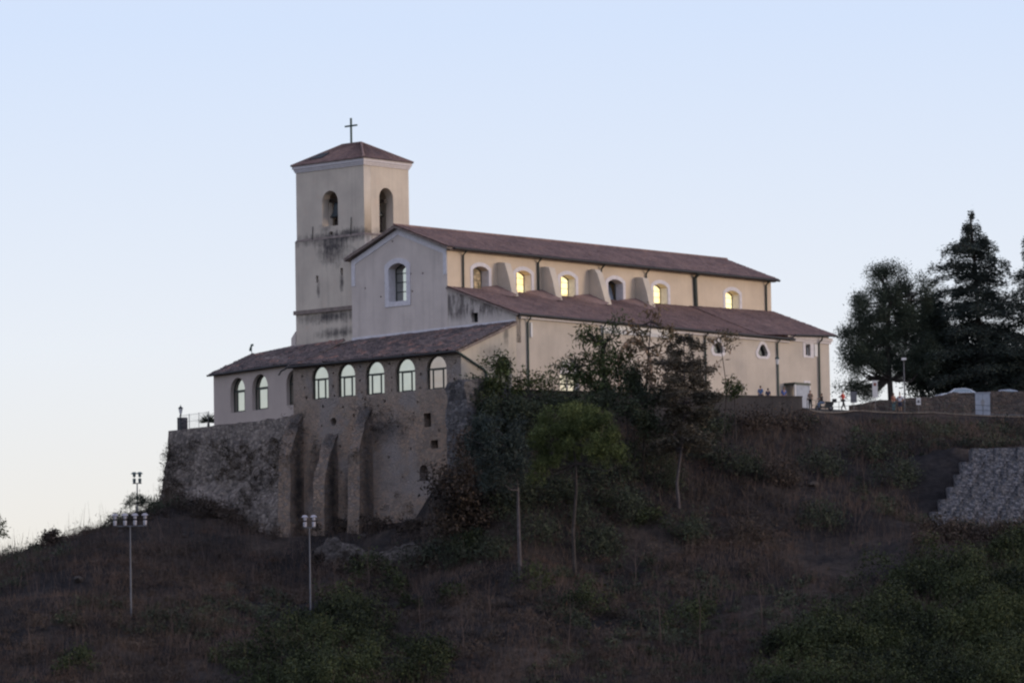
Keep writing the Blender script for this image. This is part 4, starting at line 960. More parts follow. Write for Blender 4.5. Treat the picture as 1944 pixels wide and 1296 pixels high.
tiered_tree('cedar_tree', 'dark cedar cut off by the right edge behind the stone wall', 'tree', gbase(1975, 47), [(1975, 800), (1968, 650), (1960, 520), (1952, 455)], 0.35,
    [(0.2, 4.6), (0.45, 4.4), (0.7, 3.0), (0.9, 1.3), (1.0, 0.5)], 16, 8, 'pine_dark', 100, tuft=0.26, skip=0.1, rise=0.2, fan=0.42, vary=(0.4, 0.8), thick=0.26)
for lab, px, Y, bl in [
    ('low dark leafy tree filling the gap beneath the cedar', 1800, 52, [(1790, 690, 46, 40, 2600, 22), (1840, 695, 44, 36, 2200, 20), (1890, 680, 40, 40, 1900, 18), (1800, 730, 44, 14, 700, 12), (1785, 630, 34, 34, 1500, 16)]),
    ('low green leafy tree behind the stone wall at the right edge', 1915, 50, [(1915, 715, 36, 24, 1200, 14), (1940, 690, 26, 34, 900, 12), (1890, 735, 30, 12, 420, 8)]),
    ('slender leafy tree beside the street lamp, left of the cedar', 1752, 50, [(1750, 700, 34, 34, 1200, 16), (1760, 640, 30, 40, 1300, 16), (1770, 590, 22, 30, 700, 10), (1735, 735, 26, 14, 260, 8)])]:
    blob_tree('leafy_tree', lab, 'tree', gbase(px, Y), [(px, 800), (px, 730), (px - 3, 680)], 0.18, bl, 'leaf_dark', lsize=0.21, csize=0.5, limbs=4, dens=5.0)

# ---- trees on the slope in front of the church
b_ = hit(1092, 1096)
blob_tree('umbrella_pine', 'green umbrella pine with rounded crown and slim trunk on the burnt slope', 'tree', b_, [(1096, 1096), (1088, 1010), (1094, 930), (1093, 880), (1088, 840)], 0.16,
    [(1090, 800, 74, 30, 3000, 20), (1040, 835, 46, 36, 2400, 15), (1130, 825, 58, 38, 2800, 17), (1085, 840, 74, 40, 2600, 18), (1168, 845, 28, 26, 700, 8), (1030, 880, 28, 16, 600, 10), (1100, 785, 40, 18, 1500, 22), (1020, 905, 22, 10, 260, 6), (1150, 870, 40, 16, 500, 12)],
    'pine_green', 'bark', lsize=0.24, csize=0.28, limbs=4, droop=-0.7, aspect=0.2, dens=2.6)
b_ = hit(1289, 962)
tiered_tree('scorched_pine', 'thin pine with brown scorched branches and a bare curved trunk before the aisle', 'tree', b_, [(1288, 962), (1285, 915), (1294, 850), (1300, 760), (1298, 640)], 0.17,
    [(0.36, 2.4), (0.42, 3.6), (0.5, 1.6), (0.6, 2.6), (0.7, 3.6), (0.78, 2.8), (0.86, 2.3), (0.94, 1.6), (1.0, 0.6)], 19, 7, 'pine_brown', 150, tuft=0.24, barkmat='bark_pale', rise=0.06, droop=0.06, skip=0.15, fan=0.32, t0=0.25, vary=(0.4, 0.8), thick=0.2)
b_ = hit(988, 1100)
blob_tree('dark_pine', 'dark green pine with pale straight trunk left of the umbrella pine', 'tree', b_, [(990, 1100), (985, 1010), (983, 930), (975, 850)], 0.17,
    [(950, 820, 50, 36, 2200, 24), (930, 860, 45, 36, 1700, 20), (975, 870, 34, 36, 1200, 16), (950, 905, 50, 26, 1100, 16), (908, 830, 26, 30, 700, 12)], 'pine_dark', 'bark_pale', lsize=0.3, csize=0.3, aspect=0.22, limbs=5, dens=2.0)
b_ = hit(930, 985)
blob_tree('scorched_shrub', 'dark brown scorched shrub at the foot of the rubble corner buttress', 'shrub', b_, [(930, 985), (928, 950), (925, 920)], 0.1,
    [(900, 930, 50, 34, 1600, 18), (860, 950, 44, 36, 1500, 18), (930, 920, 45, 26, 900, 12), (850, 1000, 36, 26, 900, 12), (905, 985, 46, 26, 1000, 14), (900, 860, 30, 50, 1200, 16), (835, 915, 30, 24, 600, 10)], 'scrub', lsize=0.24, csize=0.5, limbs=6, dens=1.8)
b_ = gbase(1150, -9.5)
blob_tree('ailanthus_tree', 'spreading green ailanthus with drooping leaf sprays before the arched door', 'tree', b_, [(1155, 800), (1150, 740), (1145, 690), (1150, 650)], 0.13,
    [(1110, 630, 24, 8, 260, 5), (1100, 640, 16, 8, 120, 4), (1130, 645, 22, 10, 220, 6), (1150, 650, 22, 14, 260, 7), (1165, 625, 12, 16, 140, 5), (1150, 670, 30, 14, 420, 8), (1105, 680, 24, 12, 320, 7), (1075, 705, 26, 16, 340, 8), (1080, 690, 14, 10, 140, 5), (1150, 690, 36, 20, 700, 12), (1135, 720, 40, 22, 900, 14),
     (1180, 690, 20, 22, 380, 8), (1165, 722, 34, 24, 700, 12), (1095, 722, 26, 12, 320, 8), (1175, 600, 12, 8, 80, 4), (1160, 735, 36, 14, 500, 9)], 'ailanthus', lsize=0.4, csize=0.3, droop=0.6, aspect=0.26, limbs=2, dens=0.95)
b_ = gbase(1215, -9)
blob_tree('ailanthus_tree', 'tall ailanthus with browned thin foliage left of the scorched pine', 'tree', b_, [(1225, 800), (1228, 720), (1232, 660), (1236, 610)], 0.09,
    [(1215, 640, 26, 16, 170, 7), (1240, 600, 18, 16, 110, 6), (1205, 660, 22, 16, 180, 6), (1262, 640, 20, 16, 120, 6), (1255, 670, 22, 18, 150, 6), (1225, 690, 20, 20, 150, 6), (1195, 620, 16, 10, 80, 4), (1275, 625, 16, 8, 70, 4), (1245, 720, 24, 16, 160, 6)], 'ailanthus_dry', lsize=0.42, csize=0.3, droop=0.45, aspect=0.3, limbs=4)
b_ = gbase(1365, -3)
blob_tree('young_ailanthus', 'thin young tree with sparse drooping leaves below the left trefoil window', 'tree', b_, [(1385, 800), (1380, 740), (1372, 680), (1366, 640)], 0.05,
    [(1372, 636, 20, 10, 130, 6), (1350, 648, 14, 12, 70, 4), (1385, 655, 14, 12, 70, 4), (1355, 690, 10, 10, 36, 3), (1390, 640, 10, 10, 40, 3)], 'ailanthus_dry', lsize=0.34, csize=0.26, droop=0.5, aspect=0.3, limbs=3)
b_ = gbase(1395, -3.5)
blob_tree('green_shrub', 'upright green shrub standing before the right part of the parapet', 'shrub', b_, [(1396, 795), (1395, 760), (1394, 740)], 0.06,
    [(1392, 735, 16, 18, 420, 9), (1405, 740, 10, 14, 160, 5), (1385, 745, 12, 10, 160, 5)], 'ailanthus', lsize=0.3, csize=0.2, aspect=0.3, limbs=4)
for lab, px, Y, bl, mt in [
    ('dark shrub climbing over the arched gate beside the gallery', 948, -11.5, [(950, 715, 18, 26, 700, 12), (925, 690, 14, 6, 120, 4), (955, 690, 12, 14, 200, 6), (935, 735, 26, 18, 700, 10), (948, 675, 6, 10, 70, 3)], 'ailanthus'),
    ('dark shrub on top of the rubble corner buttress', 898, -12.0, [(888, 738, 18, 16, 500, 9), (905, 742, 20, 16, 600, 10), (912, 760, 24, 26, 900, 12), (905, 722, 12, 7, 160, 5), (900, 800, 24, 30, 900, 12)], 'shrub'),
    ('small round-topped shrub in front of the aisle downpipe', 1000, -11.0, [(995, 730, 18, 9, 320, 7), (998, 712, 8, 5, 80, 3), (1020, 722, 9, 9, 130, 4), (985, 737, 14, 8, 200, 5)], 'ailanthus'),
    ('little shrub left of the arched glass door', 1045, -10.8, [(1048, 724, 8, 7, 100, 4), (1035, 738, 10, 8, 120, 4), (1050, 738, 8, 6, 80, 4)], 'ailanthus'),
    ('dark green bush below the parapet, left of the umbrella pine', 965, -13, [(960, 778, 45, 24, 1700, 18), (925, 790, 36, 28, 1300, 14), (1000, 773, 36, 20, 1100, 14), (980, 810, 40, 24, 1200, 12)], 'shrub'),
    ('dark green bush below the parapet, behind the umbrella pine', 1070, -12, [(1050, 765, 46, 18, 1300, 16), (1110, 762, 46, 18, 1300, 16)], 'shrub'),
    ('dark green bush below the parapet, right of the umbrella pine', 1190, -11, [(1170, 770, 40, 22, 1300, 14), (1220, 780, 40, 26, 1300, 16), (1250, 800, 34, 24, 900, 12), (1240, 755, 26, 12, 500, 8)], 'shrub'),
    ('dark cypress-like shrub in front of the portal', 1203, -9.6, [(1203, 728, 14, 26, 900, 12), (1198, 700, 14, 14, 260, 8)], 'shrub')]:
    b_ = gbase(px, Y)
    blob_tree('shrub', lab, 'shrub', b_, [(px, 800), (px, 775), (px, 755)], 0.06, bl, mt, lsize=0.25, csize=0.34, aspect=0.4, limbs=4, dens=1.5)

tang = []
for i, (px, py, w_, h_, mt) in enumerate([(905, 880, 40, 30, 'shrub'), (960, 945, 46, 34, 'undergrowth'), (1010, 1000, 50, 30, 'undergrowth'), (1075, 960, 44, 40, 'undergrowth'), (1140, 930, 44, 40, 'shrub'), (1180, 880, 40, 40, 'shrub'), (1230, 850, 40, 40, 'undergrowth'), (1200, 960, 46, 30, 'undergrowth'),
        (1260, 900, 30, 30, 'undergrowth'), (1330, 850, 40, 30, 'undergrowth'), (1345, 800, 44, 18, 'undergrowth'), (1420, 800, 40, 14, 'scrub'), (1490, 800, 44, 14, 'scrub'), (1400, 880, 46, 26, 'undergrowth'), (1480, 900, 40, 22, 'scrub'), (1560, 880, 44, 22, 'undergrowth'), (1640, 850, 44, 22, 'undergrowth'),
        (1700, 900, 40, 26, 'undergrowth'), (1130, 1030, 50, 26, 'undergrowth'), (860, 1050, 44, 22, 'shrub'), (930, 1040, 44, 26, 'undergrowth'), (1300, 1000, 44, 22, 'undergrowth'), (1420, 1010, 44, 20, 'scrub'), (1560, 980, 44, 20, 'undergrowth'), (800, 1060, 40, 18, 'undergrowth'), (1120, 870, 40, 40, 'undergrowth'), (1060, 920, 40, 30, 'shrub'), (1010, 930, 40, 40, 'undergrowth')]):
    b_ = hit(px, py + h_ * 0.8)
    blob_tree('slope_shrub', 'dark tangled shrub among the undergrowth on the slope below the parapet', 'shrub', b_, [(px, py + h_), (px + 3, py + h_ * 0.4), (px, py)], 0.05,
              [(px, py, w_, h_, 900, 16), (px + w_ * 0.5, py + h_ * 0.5, w_ * 0.6, h_ * 0.5, 300, 8)], mt, lsize=0.24, csize=0.5, aspect=0.3, limbs=8, droop=-0.2, dens=1.9, group='tangled shrubs on the slope')
# ---- left crest
b_ = hit(100, 1035); b_[1] += 1.0; b_[2] = tz(b_[0], b_[1])
blob_tree('grey_bush', 'rounded greyish bush on the left ridge of the hill', 'shrub', b_, [(100, 1035), (100, 1025), (100, 1018)], 0.06, [(102, 1020, 17, 13, 900, 14), (92, 1028, 15, 10, 500, 8)], 'scrub', lsize=0.2, csize=0.18, limbs=4)
b_ = hit(258, 975, 0); b_[1] += 1.0; b_[2] = tz(b_[0], b_[1])
blob_tree('ridge_bush', 'spiky dark bush on the ridge around the small floodlight mast', 'shrub', b_, [(260, 980), (258, 965), (258, 955)], 0.07, [(262, 951, 22, 11, 800, 14), (285, 955, 14, 7, 260, 6), (250, 955, 10, 8, 200, 5)], 'shrub', lsize=0.34, csize=0.2, droop=-0.6, aspect=0.12, limbs=5)
b_ = gbase(-22, -8)
blob_tree('olive_tree', 'leafy tree only just entering the picture at the left edge', 'tree', b_, [(-22, 1110), (-20, 1060), (-16, 1020)], 0.1, [(-8, 1000, 20, 26, 420, 10), (2, 1005, 12, 14, 160, 6), (-25, 985, 22, 22, 300, 8)], 'ailanthus', lsize=0.26, csize=0.22, aspect=0.35, limbs=5)
# palm-like yucca on the rampart terrace
b_ = RP(16.6, 0.6, -2.45)
yt = thing('yucca_plant', b_, 'spiky dark yucca plant against the annex end wall', 'plant')
MB().tube([(0, 0, -0.1), (0, 0, 0.5)], [0.14, 0.1], 8).build('stem', 'bark', yt)
n_ = 260; d_ = rand_dirs(n_); d_[:, 2] = np.abs(d_[:, 2]) * 0.9 - 0.15
quads_mesh('foliage', leaf_quads(np.tile([0, 0, 0.55], (n_, 1)) + d_ * 0.12, 0.85, 0.08, 0, d_ / np.linalg.norm(d_, axis=1, keepdims=True), 0.2), 'palm', yt)

# ---- burnt saplings: one built, the rest copied
def sapling_mesh():
    b = MB(); h = 4.2
    main = [(0, 0, -0.3), (0.05, 0, 1.2), (-0.06, 0.05, 2.6), (0.1, 0, h)]
    b.tube(main, [0.045, 0.035, 0.022, 0.008], 5, False)
    for z, a, l in [(1.4, 0.4, 1.5), (1.9, 2.9, 1.3), (2.5, 1.7, 1.1), (2.9, 4.4, 1.0), (3.3, 0.1, 0.8)]:
        e = np.array([math.cos(a) * l * 0.45, math.sin(a) * l * 0.45, z + l]); b.tube([(0, 0, z), (e * [0.6, 0.6, 1] + [0, 0, z]) / [1, 1, 2], e], [0.02, 0.014, 0.005], 4, False)
    return b
sp0 = None
for i, (px, py, sc) in enumerate([(1205, 1120, 1.1), (1255, 1230, 1.3), (1447, 1190, 1.2), (1350, 1150, 1.0), (1460, 1090, 0.9), (1030, 1160, 1.0), (1120, 1150, 0.9), (700, 1120, 0.9), (640, 1165, 1.1), (500, 1090, 0.7), (330, 1210, 0.9), (60, 1260, 1.2), (1640, 930, 0.8), (1560, 1000, 0.9),
                               (1180, 930, 0.9), (1150, 980, 0.8), (1420, 985, 0.9), (930, 1180, 0.9), (1330, 1250, 1.3), (880, 1240, 1.1), (160, 1010, 0.6), (1370, 900, 0.8), (800, 1200, 1.0), (1080, 1250, 1.2)]):
    p = hit(px, py)
    if sp0 is None:
        o = sapling_mesh().build('bare_sapling', 'twig'); sp0 = o
    else:
        o = sp0.copy(); C.objects.link(o)
    o.location = tuple(p); o.scale = (sc, sc, sc); o.rotation_euler = (rng.normal() * 0.06, rng.normal() * 0.06, rng.random() * 6.28)
    tag(o, 'thin leafless sapling standing on the burnt hillside', 'sapling', 'bare saplings on the burnt slope')

rk = None
for i, (px, py, sc) in enumerate([(1545, 922, .5), (1512, 912, .35), (1350, 768, .3), (150, 1102, .5), (350, 1018, .3), (430, 1020, .3), (1160, 1050, .3), (300, 958, .35), (1475, 790, .3), (1460, 905, .4), (230, 1010, .3), (690, 1020, .35), (1600, 830, .3), (1250, 1150, .3), (880, 1130, .35)]):
    p_ = hit(px, py)
    if rk is None:
        bm = bmesh.new(); bmesh.ops.create_icosphere(bm, subdivisions=3, radius=1.0); me = bpy.data.meshes.new('rock')
        co = np.array([v.co[:] for v in bm.verts]); h_ = fbm(co * 1.3 + 3) * 0.3 + fbm(co * 4 + 7, 2) * 0.08
        for v, q_ in zip(bm.verts, co * (1 + h_)[:, None] * [1.2, 0.9, 0.6]): v.co = q_
        bm.to_mesh(me); bm.free(); rk = link_mesh('rock', me, 'low_wall'); o = rk
    else: o = rk.copy(); C.objects.link(o)
    o.location = tuple(p_ + np.array([0, 0, 0.2 * sc])); o.scale = (sc,) * 3; o.rotation_euler = (0.3 * rng.normal(), 0.3 * rng.normal(), 6 * rng.random())
    tag(o, 'small pale rock lying on the burnt slope', 'rock', 'rocks on the burnt slope')
# ---- uncountable ground cover
FX = [-80, -60, -27, -25.5, -14, -3, 0, 3, 6, 14, 22, 31, 38, 45, 58, 100]; FY = [30, 26, 19, 17.5, 1.5, -8.5, -12.5, -11, -10.3, -4.0, 2.6, 10.0, 17, 20.5, 23.5, 28]
def scatter(n, thr, scale, seed, x0=-72, x1=78, y0=-56, y1=28):
    X = rng.uniform(x0, x1, n); Y = rng.uniform(y0, y1, n)
    ok = Y < np.interp(X, FX, FY)
    nz = fbm(np.stack([X * scale, Y * scale, 0 * X + seed], 1), 4)
    ok &= nz > thr
    ok &= ~((X > 40.5) & (Y > -8) & (Y < 5))            # the gabion wall
    X, Y = X[ok], Y[ok]
    return np.stack([X, Y, terrain(X, Y)], 1), nz[ok]
def blades(P, h, w, lean=0.3):
    n = len(P); a = rng.uniform(0, 6.28, n); L = (h * (0.4 + 1.1 * rng.random(n)))[:, None]
    t = np.stack([np.cos(a), np.sin(a), 0 * a], 1); ln = rand_dirs(n) * lean; ln[:, 2] = np.abs(ln[:, 2]) + 1 - lean; 
    return np.stack([P - t * w * 0.5, P + t * w * 0.5, P + ln * L + t * w * 0.12, P + ln * L - t * w * 0.12], 1)
P, nz = scatter(260000, -0.3, 0.12, 3)
P2, _ = scatter(90000, 0.02, 0.14, 8)
tag(quads_mesh('dry_grass', np.concatenate([blades(P, 0.55, 0.04, 0.5), blades(P2, 1.3, 0.032, 0.35)]), 'grass'), kind='stuff')
P3, _ = scatter(6500, -0.05, 0.1, 31)
tag(quads_mesh('dry_stalks', blades(P3, 2.1, 0.04, 0.25), 'twig'), kind='stuff')
def scrub(name, mat, n, thr, sc, seed, rmin, rvar, m0, ls, asp):
    P, _ = scatter(n, thr, sc, seed)
    r = rmin + rvar * rng.random(len(P)) ** 2.2; m = (m0 * (0.4 + r ** 1.6)).astype(int); k = np.repeat(np.arange(len(P)), m); d = rand_dirs(len(k)); d[:, 2] = np.abs(d[:, 2])
    rr = rng.random((len(k), 1)) ** 0.45 * (0.75 + 0.4 * fbm(P[k] * 3.1 + d * 1.7, 2))[:, None]
    tag(quads_mesh(name, leaf_quads(P[k] + d * r[k][:, None] * rr * [1, 1, 0.85], ls, asp, -0.3), mat), kind='stuff')
scrub('burnt_scrub', 'scrub', 6500, -0.1, 0.09, 21, 0.3, 1.7, 75, 0.26, 0.17)
scrub('green_undergrowth', 'undergrowth', 4200, -0.02, 0.07, 44, 0.3, 1.9, 85, 0.25, 0.28)
scrub('reddish_scrub', 'red_scrub', 3600, 0.02, 0.08, 77, 0.3, 1.1, 70, 0.26, 0.12)
# dry weeds hanging in the joints of the rampart
Q = []
flatP = Pm[8:-6, 2:].reshape(-1, 3); sel = flatP[(fbm(flatP * 0.33 + 5) > 0.15) & (flatP[:, 2] > -12.5)]
for p in sel[rng.integers(0, len(sel), 420)]:
    m = int(14 + 26 * rng.random()); r = 0.2 + 0.5 * rng.random()
    Q.append(leaf_quads(p - aN * 0.1 + rand_dirs(m) * r * rng.random((m, 1)), 0.22, 0.16, 0.2))
for (u_, v_, z_, su, sv, sz, n_) in [(-8.0, 11.0, -3.4, .5, .7, .8, 26), (-9.2, 11.0, -6.2, .3, .7, .8, 16), (-7.6, 2.7, -2.5, .3, .7, .4, 12), (-7.5, 0.2, -3.9, .1, 1.3, .7, 26), (-8.3, 9.0, -12.0, .5, 1.0, .5, 12), (-8.0, 4.8, -12.2, .5, .8, .5, 12), (-7.5, -1.6, -11.6, .2, 1.2, .6, 16), (-7.5, 8.9, -5.4, .1, .4, .5, 8), (-9.3, 2.7, -6.4, .2, .5, .5, 6)]:
    for _ in range(n_): Q.append(leaf_quads(W(u_ + su * rng.normal(), v_ + sv * rng.normal(), z_ + sz * rng.normal()) + rand_dirs(26) * 0.4 * rng.random((26, 1)), 0.2, 0.16, 0.15))
lft = np.array([at(345 + 45 * rng.normal(), 880 + 45 * rng.normal(), 0) for _ in range(1)])
for k in range(130):
    s_ = 22.2 - abs(rng.normal()) * 2.6; z_ = -3.6 - rng.random() * 6; q = RP(s_, -0.7 - 0.12 * (-2.45 - z_), z_); m = 28
    Q.append(leaf_quads(q + rand_dirs(m) * 0.5 * rng.random((m, 1)), 0.24, 0.16, 0.1))
tag(quads_mesh('wall_weeds', np.concatenate(Q), 'weeds'), kind='stuff')
def thicket(cl, mat, name, rmin, rmax, m0, ls):
    Q = []
    for (px, py) in cl:
        p = hit(px, py); r = rng.uniform(rmin, rmax); m = int(m0 * r)
        sub = p + np.abs(rand_dirs(9)) * [1, 1, 1.25] * rng.choice([-1, 1], (9, 3)) ** np.array([1, 1, 2]) * r * 0.85; kk = rng.integers(0, 9, m)
        P = sub[kk] + rng.normal(size=(m, 3)) * r * 0.2; P[:, 2] = np.maximum(P[:, 2], p[2] - 0.1)
        Q.append(leaf_quads(P, ls, 0.45, 0.1))
    return tag(quads_mesh(name, np.concatenate(Q), mat), kind='stuff')
cl = []
while len(cl) < 270:
    px, py = rng.uniform(1450, 1990), rng.uniform(1045, 1330)
    if px > 1960 - (py - 1030) * 2.3 or (px > 1700 and py > 1075) : cl.append((px, py))
while len(cl) < 345:
    px, py = rng.normal(640, 110), rng.uniform(1120, 1330)
    if py > 1150 + abs(px - 640) * 0.45: cl.append((px, py))
for q in [(135, 1255), (120, 1275), (150, 1270), (885, 1052), (905, 1048), (1238, 1003), (1660, 1110), (690, 1090), (710, 1100), (740, 1120), (1120, 1160), (1100, 1165), (1010, 1120), (1330, 1180), (1300, 1200), (860, 1140), (780, 1150)]: cl.append(q)
thicket(cl, 'thicket', 'green_thicket', 0.8, 2.3, 520, 0.21)
thicket([(rng.uniform(1745, 1960), rng.uniform(1008, 1040)) for _ in range(40)] + [(rng.uniform(560, 860), rng.uniform(1070, 1090)) for _ in range(16)] + [(x_, 955 + (x_ - 310) * 0.25 + rng.normal() * 8) for x_ in rng.uniform(300, 560, 40)] + [(rng.uniform(560, 800), rng.uniform(1003, 1016)) for _ in range(22)], 'scrub', 'brown_brush', 0.5, 1.2, 260, 0.22)

# ------------------------------------------------------------------ PARAPET, low rubble wall
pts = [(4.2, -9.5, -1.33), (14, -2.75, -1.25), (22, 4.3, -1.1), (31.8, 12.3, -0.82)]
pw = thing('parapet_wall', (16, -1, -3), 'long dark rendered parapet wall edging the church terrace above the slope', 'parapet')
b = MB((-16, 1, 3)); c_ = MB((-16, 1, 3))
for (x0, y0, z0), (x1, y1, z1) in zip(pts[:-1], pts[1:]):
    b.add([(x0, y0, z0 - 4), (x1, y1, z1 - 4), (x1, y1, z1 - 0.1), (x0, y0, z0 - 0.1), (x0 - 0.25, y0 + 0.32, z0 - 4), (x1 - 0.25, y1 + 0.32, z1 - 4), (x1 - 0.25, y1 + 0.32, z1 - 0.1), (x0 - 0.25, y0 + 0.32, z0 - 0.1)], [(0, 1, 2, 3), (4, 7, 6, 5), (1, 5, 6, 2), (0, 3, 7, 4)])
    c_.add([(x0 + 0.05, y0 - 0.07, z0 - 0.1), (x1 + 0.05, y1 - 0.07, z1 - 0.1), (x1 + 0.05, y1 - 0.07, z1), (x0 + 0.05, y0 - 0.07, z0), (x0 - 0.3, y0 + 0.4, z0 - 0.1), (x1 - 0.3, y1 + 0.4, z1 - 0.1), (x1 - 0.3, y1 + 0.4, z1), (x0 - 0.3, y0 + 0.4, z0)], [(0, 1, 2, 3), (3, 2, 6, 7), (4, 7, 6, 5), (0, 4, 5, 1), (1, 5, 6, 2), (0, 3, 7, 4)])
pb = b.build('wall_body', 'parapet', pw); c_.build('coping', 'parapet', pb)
q = hit(700, 1060); 
lw = thing('rubble_wall', q, 'low broken rubble wall on the slope below the gallery buttresses', 'stone wall')
a0, a1 = hit(594, 1066), hit(815, 1074); L_ = []
for z in np.linspace(-0.8, 2.35, 20):
    row = []
    for t in np.linspace(0, 1, 60):
        p = a0 + (a1 - a0) * t; p[2] = tz(p[0], p[1]); p = p + np.array([0, 0.25 * z, z * (0.75 + 0.25 * math.sin(t * 7 + 1)) * min(1, 6 * t + 0.3, 6 * (1 - t) + 0.3)]); row.append(p - q)
    L_.append(row)
L_.append([p + np.array([0, 1.6, 0.1]) for p in L_[-1]])
displaced_grid('wall_face', L_, 'low_wall', lw, 0.35, 1.1, 3)

# ------------------------------------------------------------------ GABION WALL
gb = thing('gabion_wall', (48, -2, -10), 'stepped grey stone gabion retaining wall on the slope at the right', 'retaining wall')
var = []
for k in range(6):
    b = MB(); nx, nz, ny = 13, 7, 7; w, h, dp = 2.0, 1.06, 1.5
    L = []
    prof = [(0.0, z) for z in np.linspace(0, h, nz)] + [(y, h) for y in np.linspace(0, dp, ny)[1:]]
    G = np.array([[(x, y, z) for x in np.linspace(0.0, w, nx)] for y, z in prof])
    n1 = fbm(G.reshape(-1, 3) * 2.6 + k * 40, 3).reshape(G.shape[:2]); n2 = fbm(G.reshape(-1, 3) * 2.6 + k * 40 + 99, 3).reshape(G.shape[:2])
    edge = np.ones(nx); edge[0] = edge[-1] = 0.25
    G[:, :, 1] += 0.09 * n1 * edge - 0.03 * edge; G[:, :, 2] += 0.07 * n2 * edge
    ix = np.arange(G.shape[0] * nx).reshape(G.shape[0], nx)
    b.add(G.reshape(-1, 3), np.stack([ix[:-1, :-1], ix[:-1, 1:], ix[1:, 1:], ix[1:, :-1]], -1).reshape(-1, 4).tolist())
    r = len(prof); b.add(list(G[:, 0]) + [(0, dp, 0)], [tuple(range(r + 1))]); b.add(list(G[:, -1]) + [(w, dp, 0)], [tuple(range(r + 1))])
    for x in (0.0, 0.5, 1.0, 1.5, 2.0): b.tube([(x, -0.06, 0), (x, -0.06, h + 0.03)], 0.012, 3, False)
    for z in (0.02, 0.53, h): b.tube([(0, -0.06, z), (w, -0.06, z)], 0.012, 3, False)
    var.append(b)
meshes = []
lefts = [(1750, 1000), (1766, 972), (1782, 948), (1798, 925), (1812, 901), (1823, 877), (1842, 852)]
zprev = at(1750, 1000, -7.6)[2] - 1.3
for r_, (px, py) in enumerate(lefts):
    Yf = -7.6 + 1.3 * r_; x = at(px, py, Yf)[0]; zt = at(px, py, Yf)[2]
    n_b = max(4, int((62 - x) / 2.0)); hs_ = (zt - zprev + 0.04) / 1.06
    for j in range(n_b):
        k = (r_ * 5 + j * 3) % 6
        if len(meshes) <= k or meshes[k] is None:
            while len(meshes) <= k: meshes.append(None)
            o = var[k].build('gabion_basket', 'gabion', gb); meshes[k] = o
        else:
            o = meshes[k].copy(); C.objects.link(o); o.parent = gb
        o.location = (x + j * 2.0 - 48, Yf + 2, zprev - 0.04 + 10 + 0.016 * j); o.scale = (1, 1, hs_)
    zprev = zt
# ------------------------------------------------------------------ FLOODLIGHT MASTS
def floodlight(base, h, cols, label, mat, sp=0.85):
    t_ = thing('floodlight_mast', base, label, 'floodlight mast', group='floodlight masts')
    MB().tube([(0, 0, -0.3), (0, 0, h * 0.5), (0, 0, h - 0.35)], [0.085, 0.07, 0.05], 10).build('pole', 'galv', t_)
    w = (cols - 1) * sp / 2
    MB().box(-w - 0.15, w + 0.15, -0.04, 0.04, h - 0.38, h - 0.3).build('crossbar', 'galv', t_)
    for k in range(cols):
        x = -w + k * sp
        for zz, hd in ((h - 0.12, 0.0), (h + 0.42, 0.1)):
            f_ = MB(); f_.lathe([(0.05, 0.0), (0.13, 0.04), (0.15, 0.36), (0.14, 0.42), (0.02, 0.43)], (x, -0.1, zz - 0.2), 10)
            if hd: f_.prism([(x - 0.12, -0.2, zz + 0.26), (x + 0.12, -0.2, zz + 0.26), (x + 0.3, -0.3, zz + 0.08), (x - 0.3, -0.3, zz + 0.08)], None, (0, 0.3, 0.0))
            o = f_.build('floodlight', mat, t_); 
            MB().box(x - 0.03, x + 0.03, -0.02, 0.06, zz - 0.25, zz + 0.1).build('bracket', 'galv', o)
    return t_
def mast_h(b, px, py):
    return at(px, py, b[1])[2] - b[2]
b_ = hit(249, 1172); floodlight(b_, mast_h(b_, 244, 990), 4, 'tall floodlight mast with eight lamps on the left slope', 'lamp_body', 0.82)
b_ = hit(590, 1180); floodlight(b_, mast_h(b_, 585, 993), 2, 'tall floodlight mast with four white lamps below the buttresses', 'lamp_body', 0.72)
b_ = gbase(258, 10.5); floodlight(b_, mast_h(b_, 257, 910), 2, 'short dark floodlight mast against the sky on the left ridge', 'lamp_dark', 0.5)

# ------------------------------------------------------------------ ROADSIDE THINGS
rl = [(32.3, 13.4), (34, 16.7), (37, 20.1), (41, 22.6), (45, 24.1), (53.4, 27.4), (59, 30), (75, 35)]
ra = np.array(rl); dd = np.r_[0, np.cumsum(np.linalg.norm(np.diff(ra, axis=0), axis=1))]
def along(s): return np.array([np.interp(s, dd, ra[:, 0]), np.interp(s, dd, ra[:, 1])])
rt = thing('road_railing', (38.3, 19.2, -1.7), 'thin dark metal railing along the road edge right of the parapet', 'railing')
po = None; rp = []
for k in range(23):
    q = along(k * 2.0); z = tz(*q); rp.append((q[0], q[1], z))
    if po is None: po = MB().tube([(0, 0, -0.2), (0, 0, 1.08)], 0.03, 6).build('post', 'dark_metal', rt); o = po
    else: o = po.copy(); C.objects.link(o); o.parent = rt
    o.location = (q[0] - 38.3, q[1] - 19.2, z + 1.7)
b = MB((-38.3, -19.2, 1.7))
for hh in (0.15, 0.6, 1.06): b.tube([(x, y, z + hh) for x, y, z in rp], 0.022, 5)
b.build('rails', 'dark_metal', rt)
b = MB(); ke = [along(s) for s in np.linspace(0.5, dd[-1], 40)]
b.add([(q[0], q[1] - 0.22, tz(*q) + 0.02) for q in ke] + [(q[0], q[1] - 0.22, tz(*q) + 0.13) for q in ke] + [(q[0], q[1] + 0.2, tz(*q) + 0.13) for q in ke],
      [(i, i + 1, 41 + i, 40 + i) for i in range(39)] + [(40 + i, 41 + i, 81 + i, 80 + i) for i in range(39)])
tag(b.build('road_edge', 'kerb'), kind='structure')
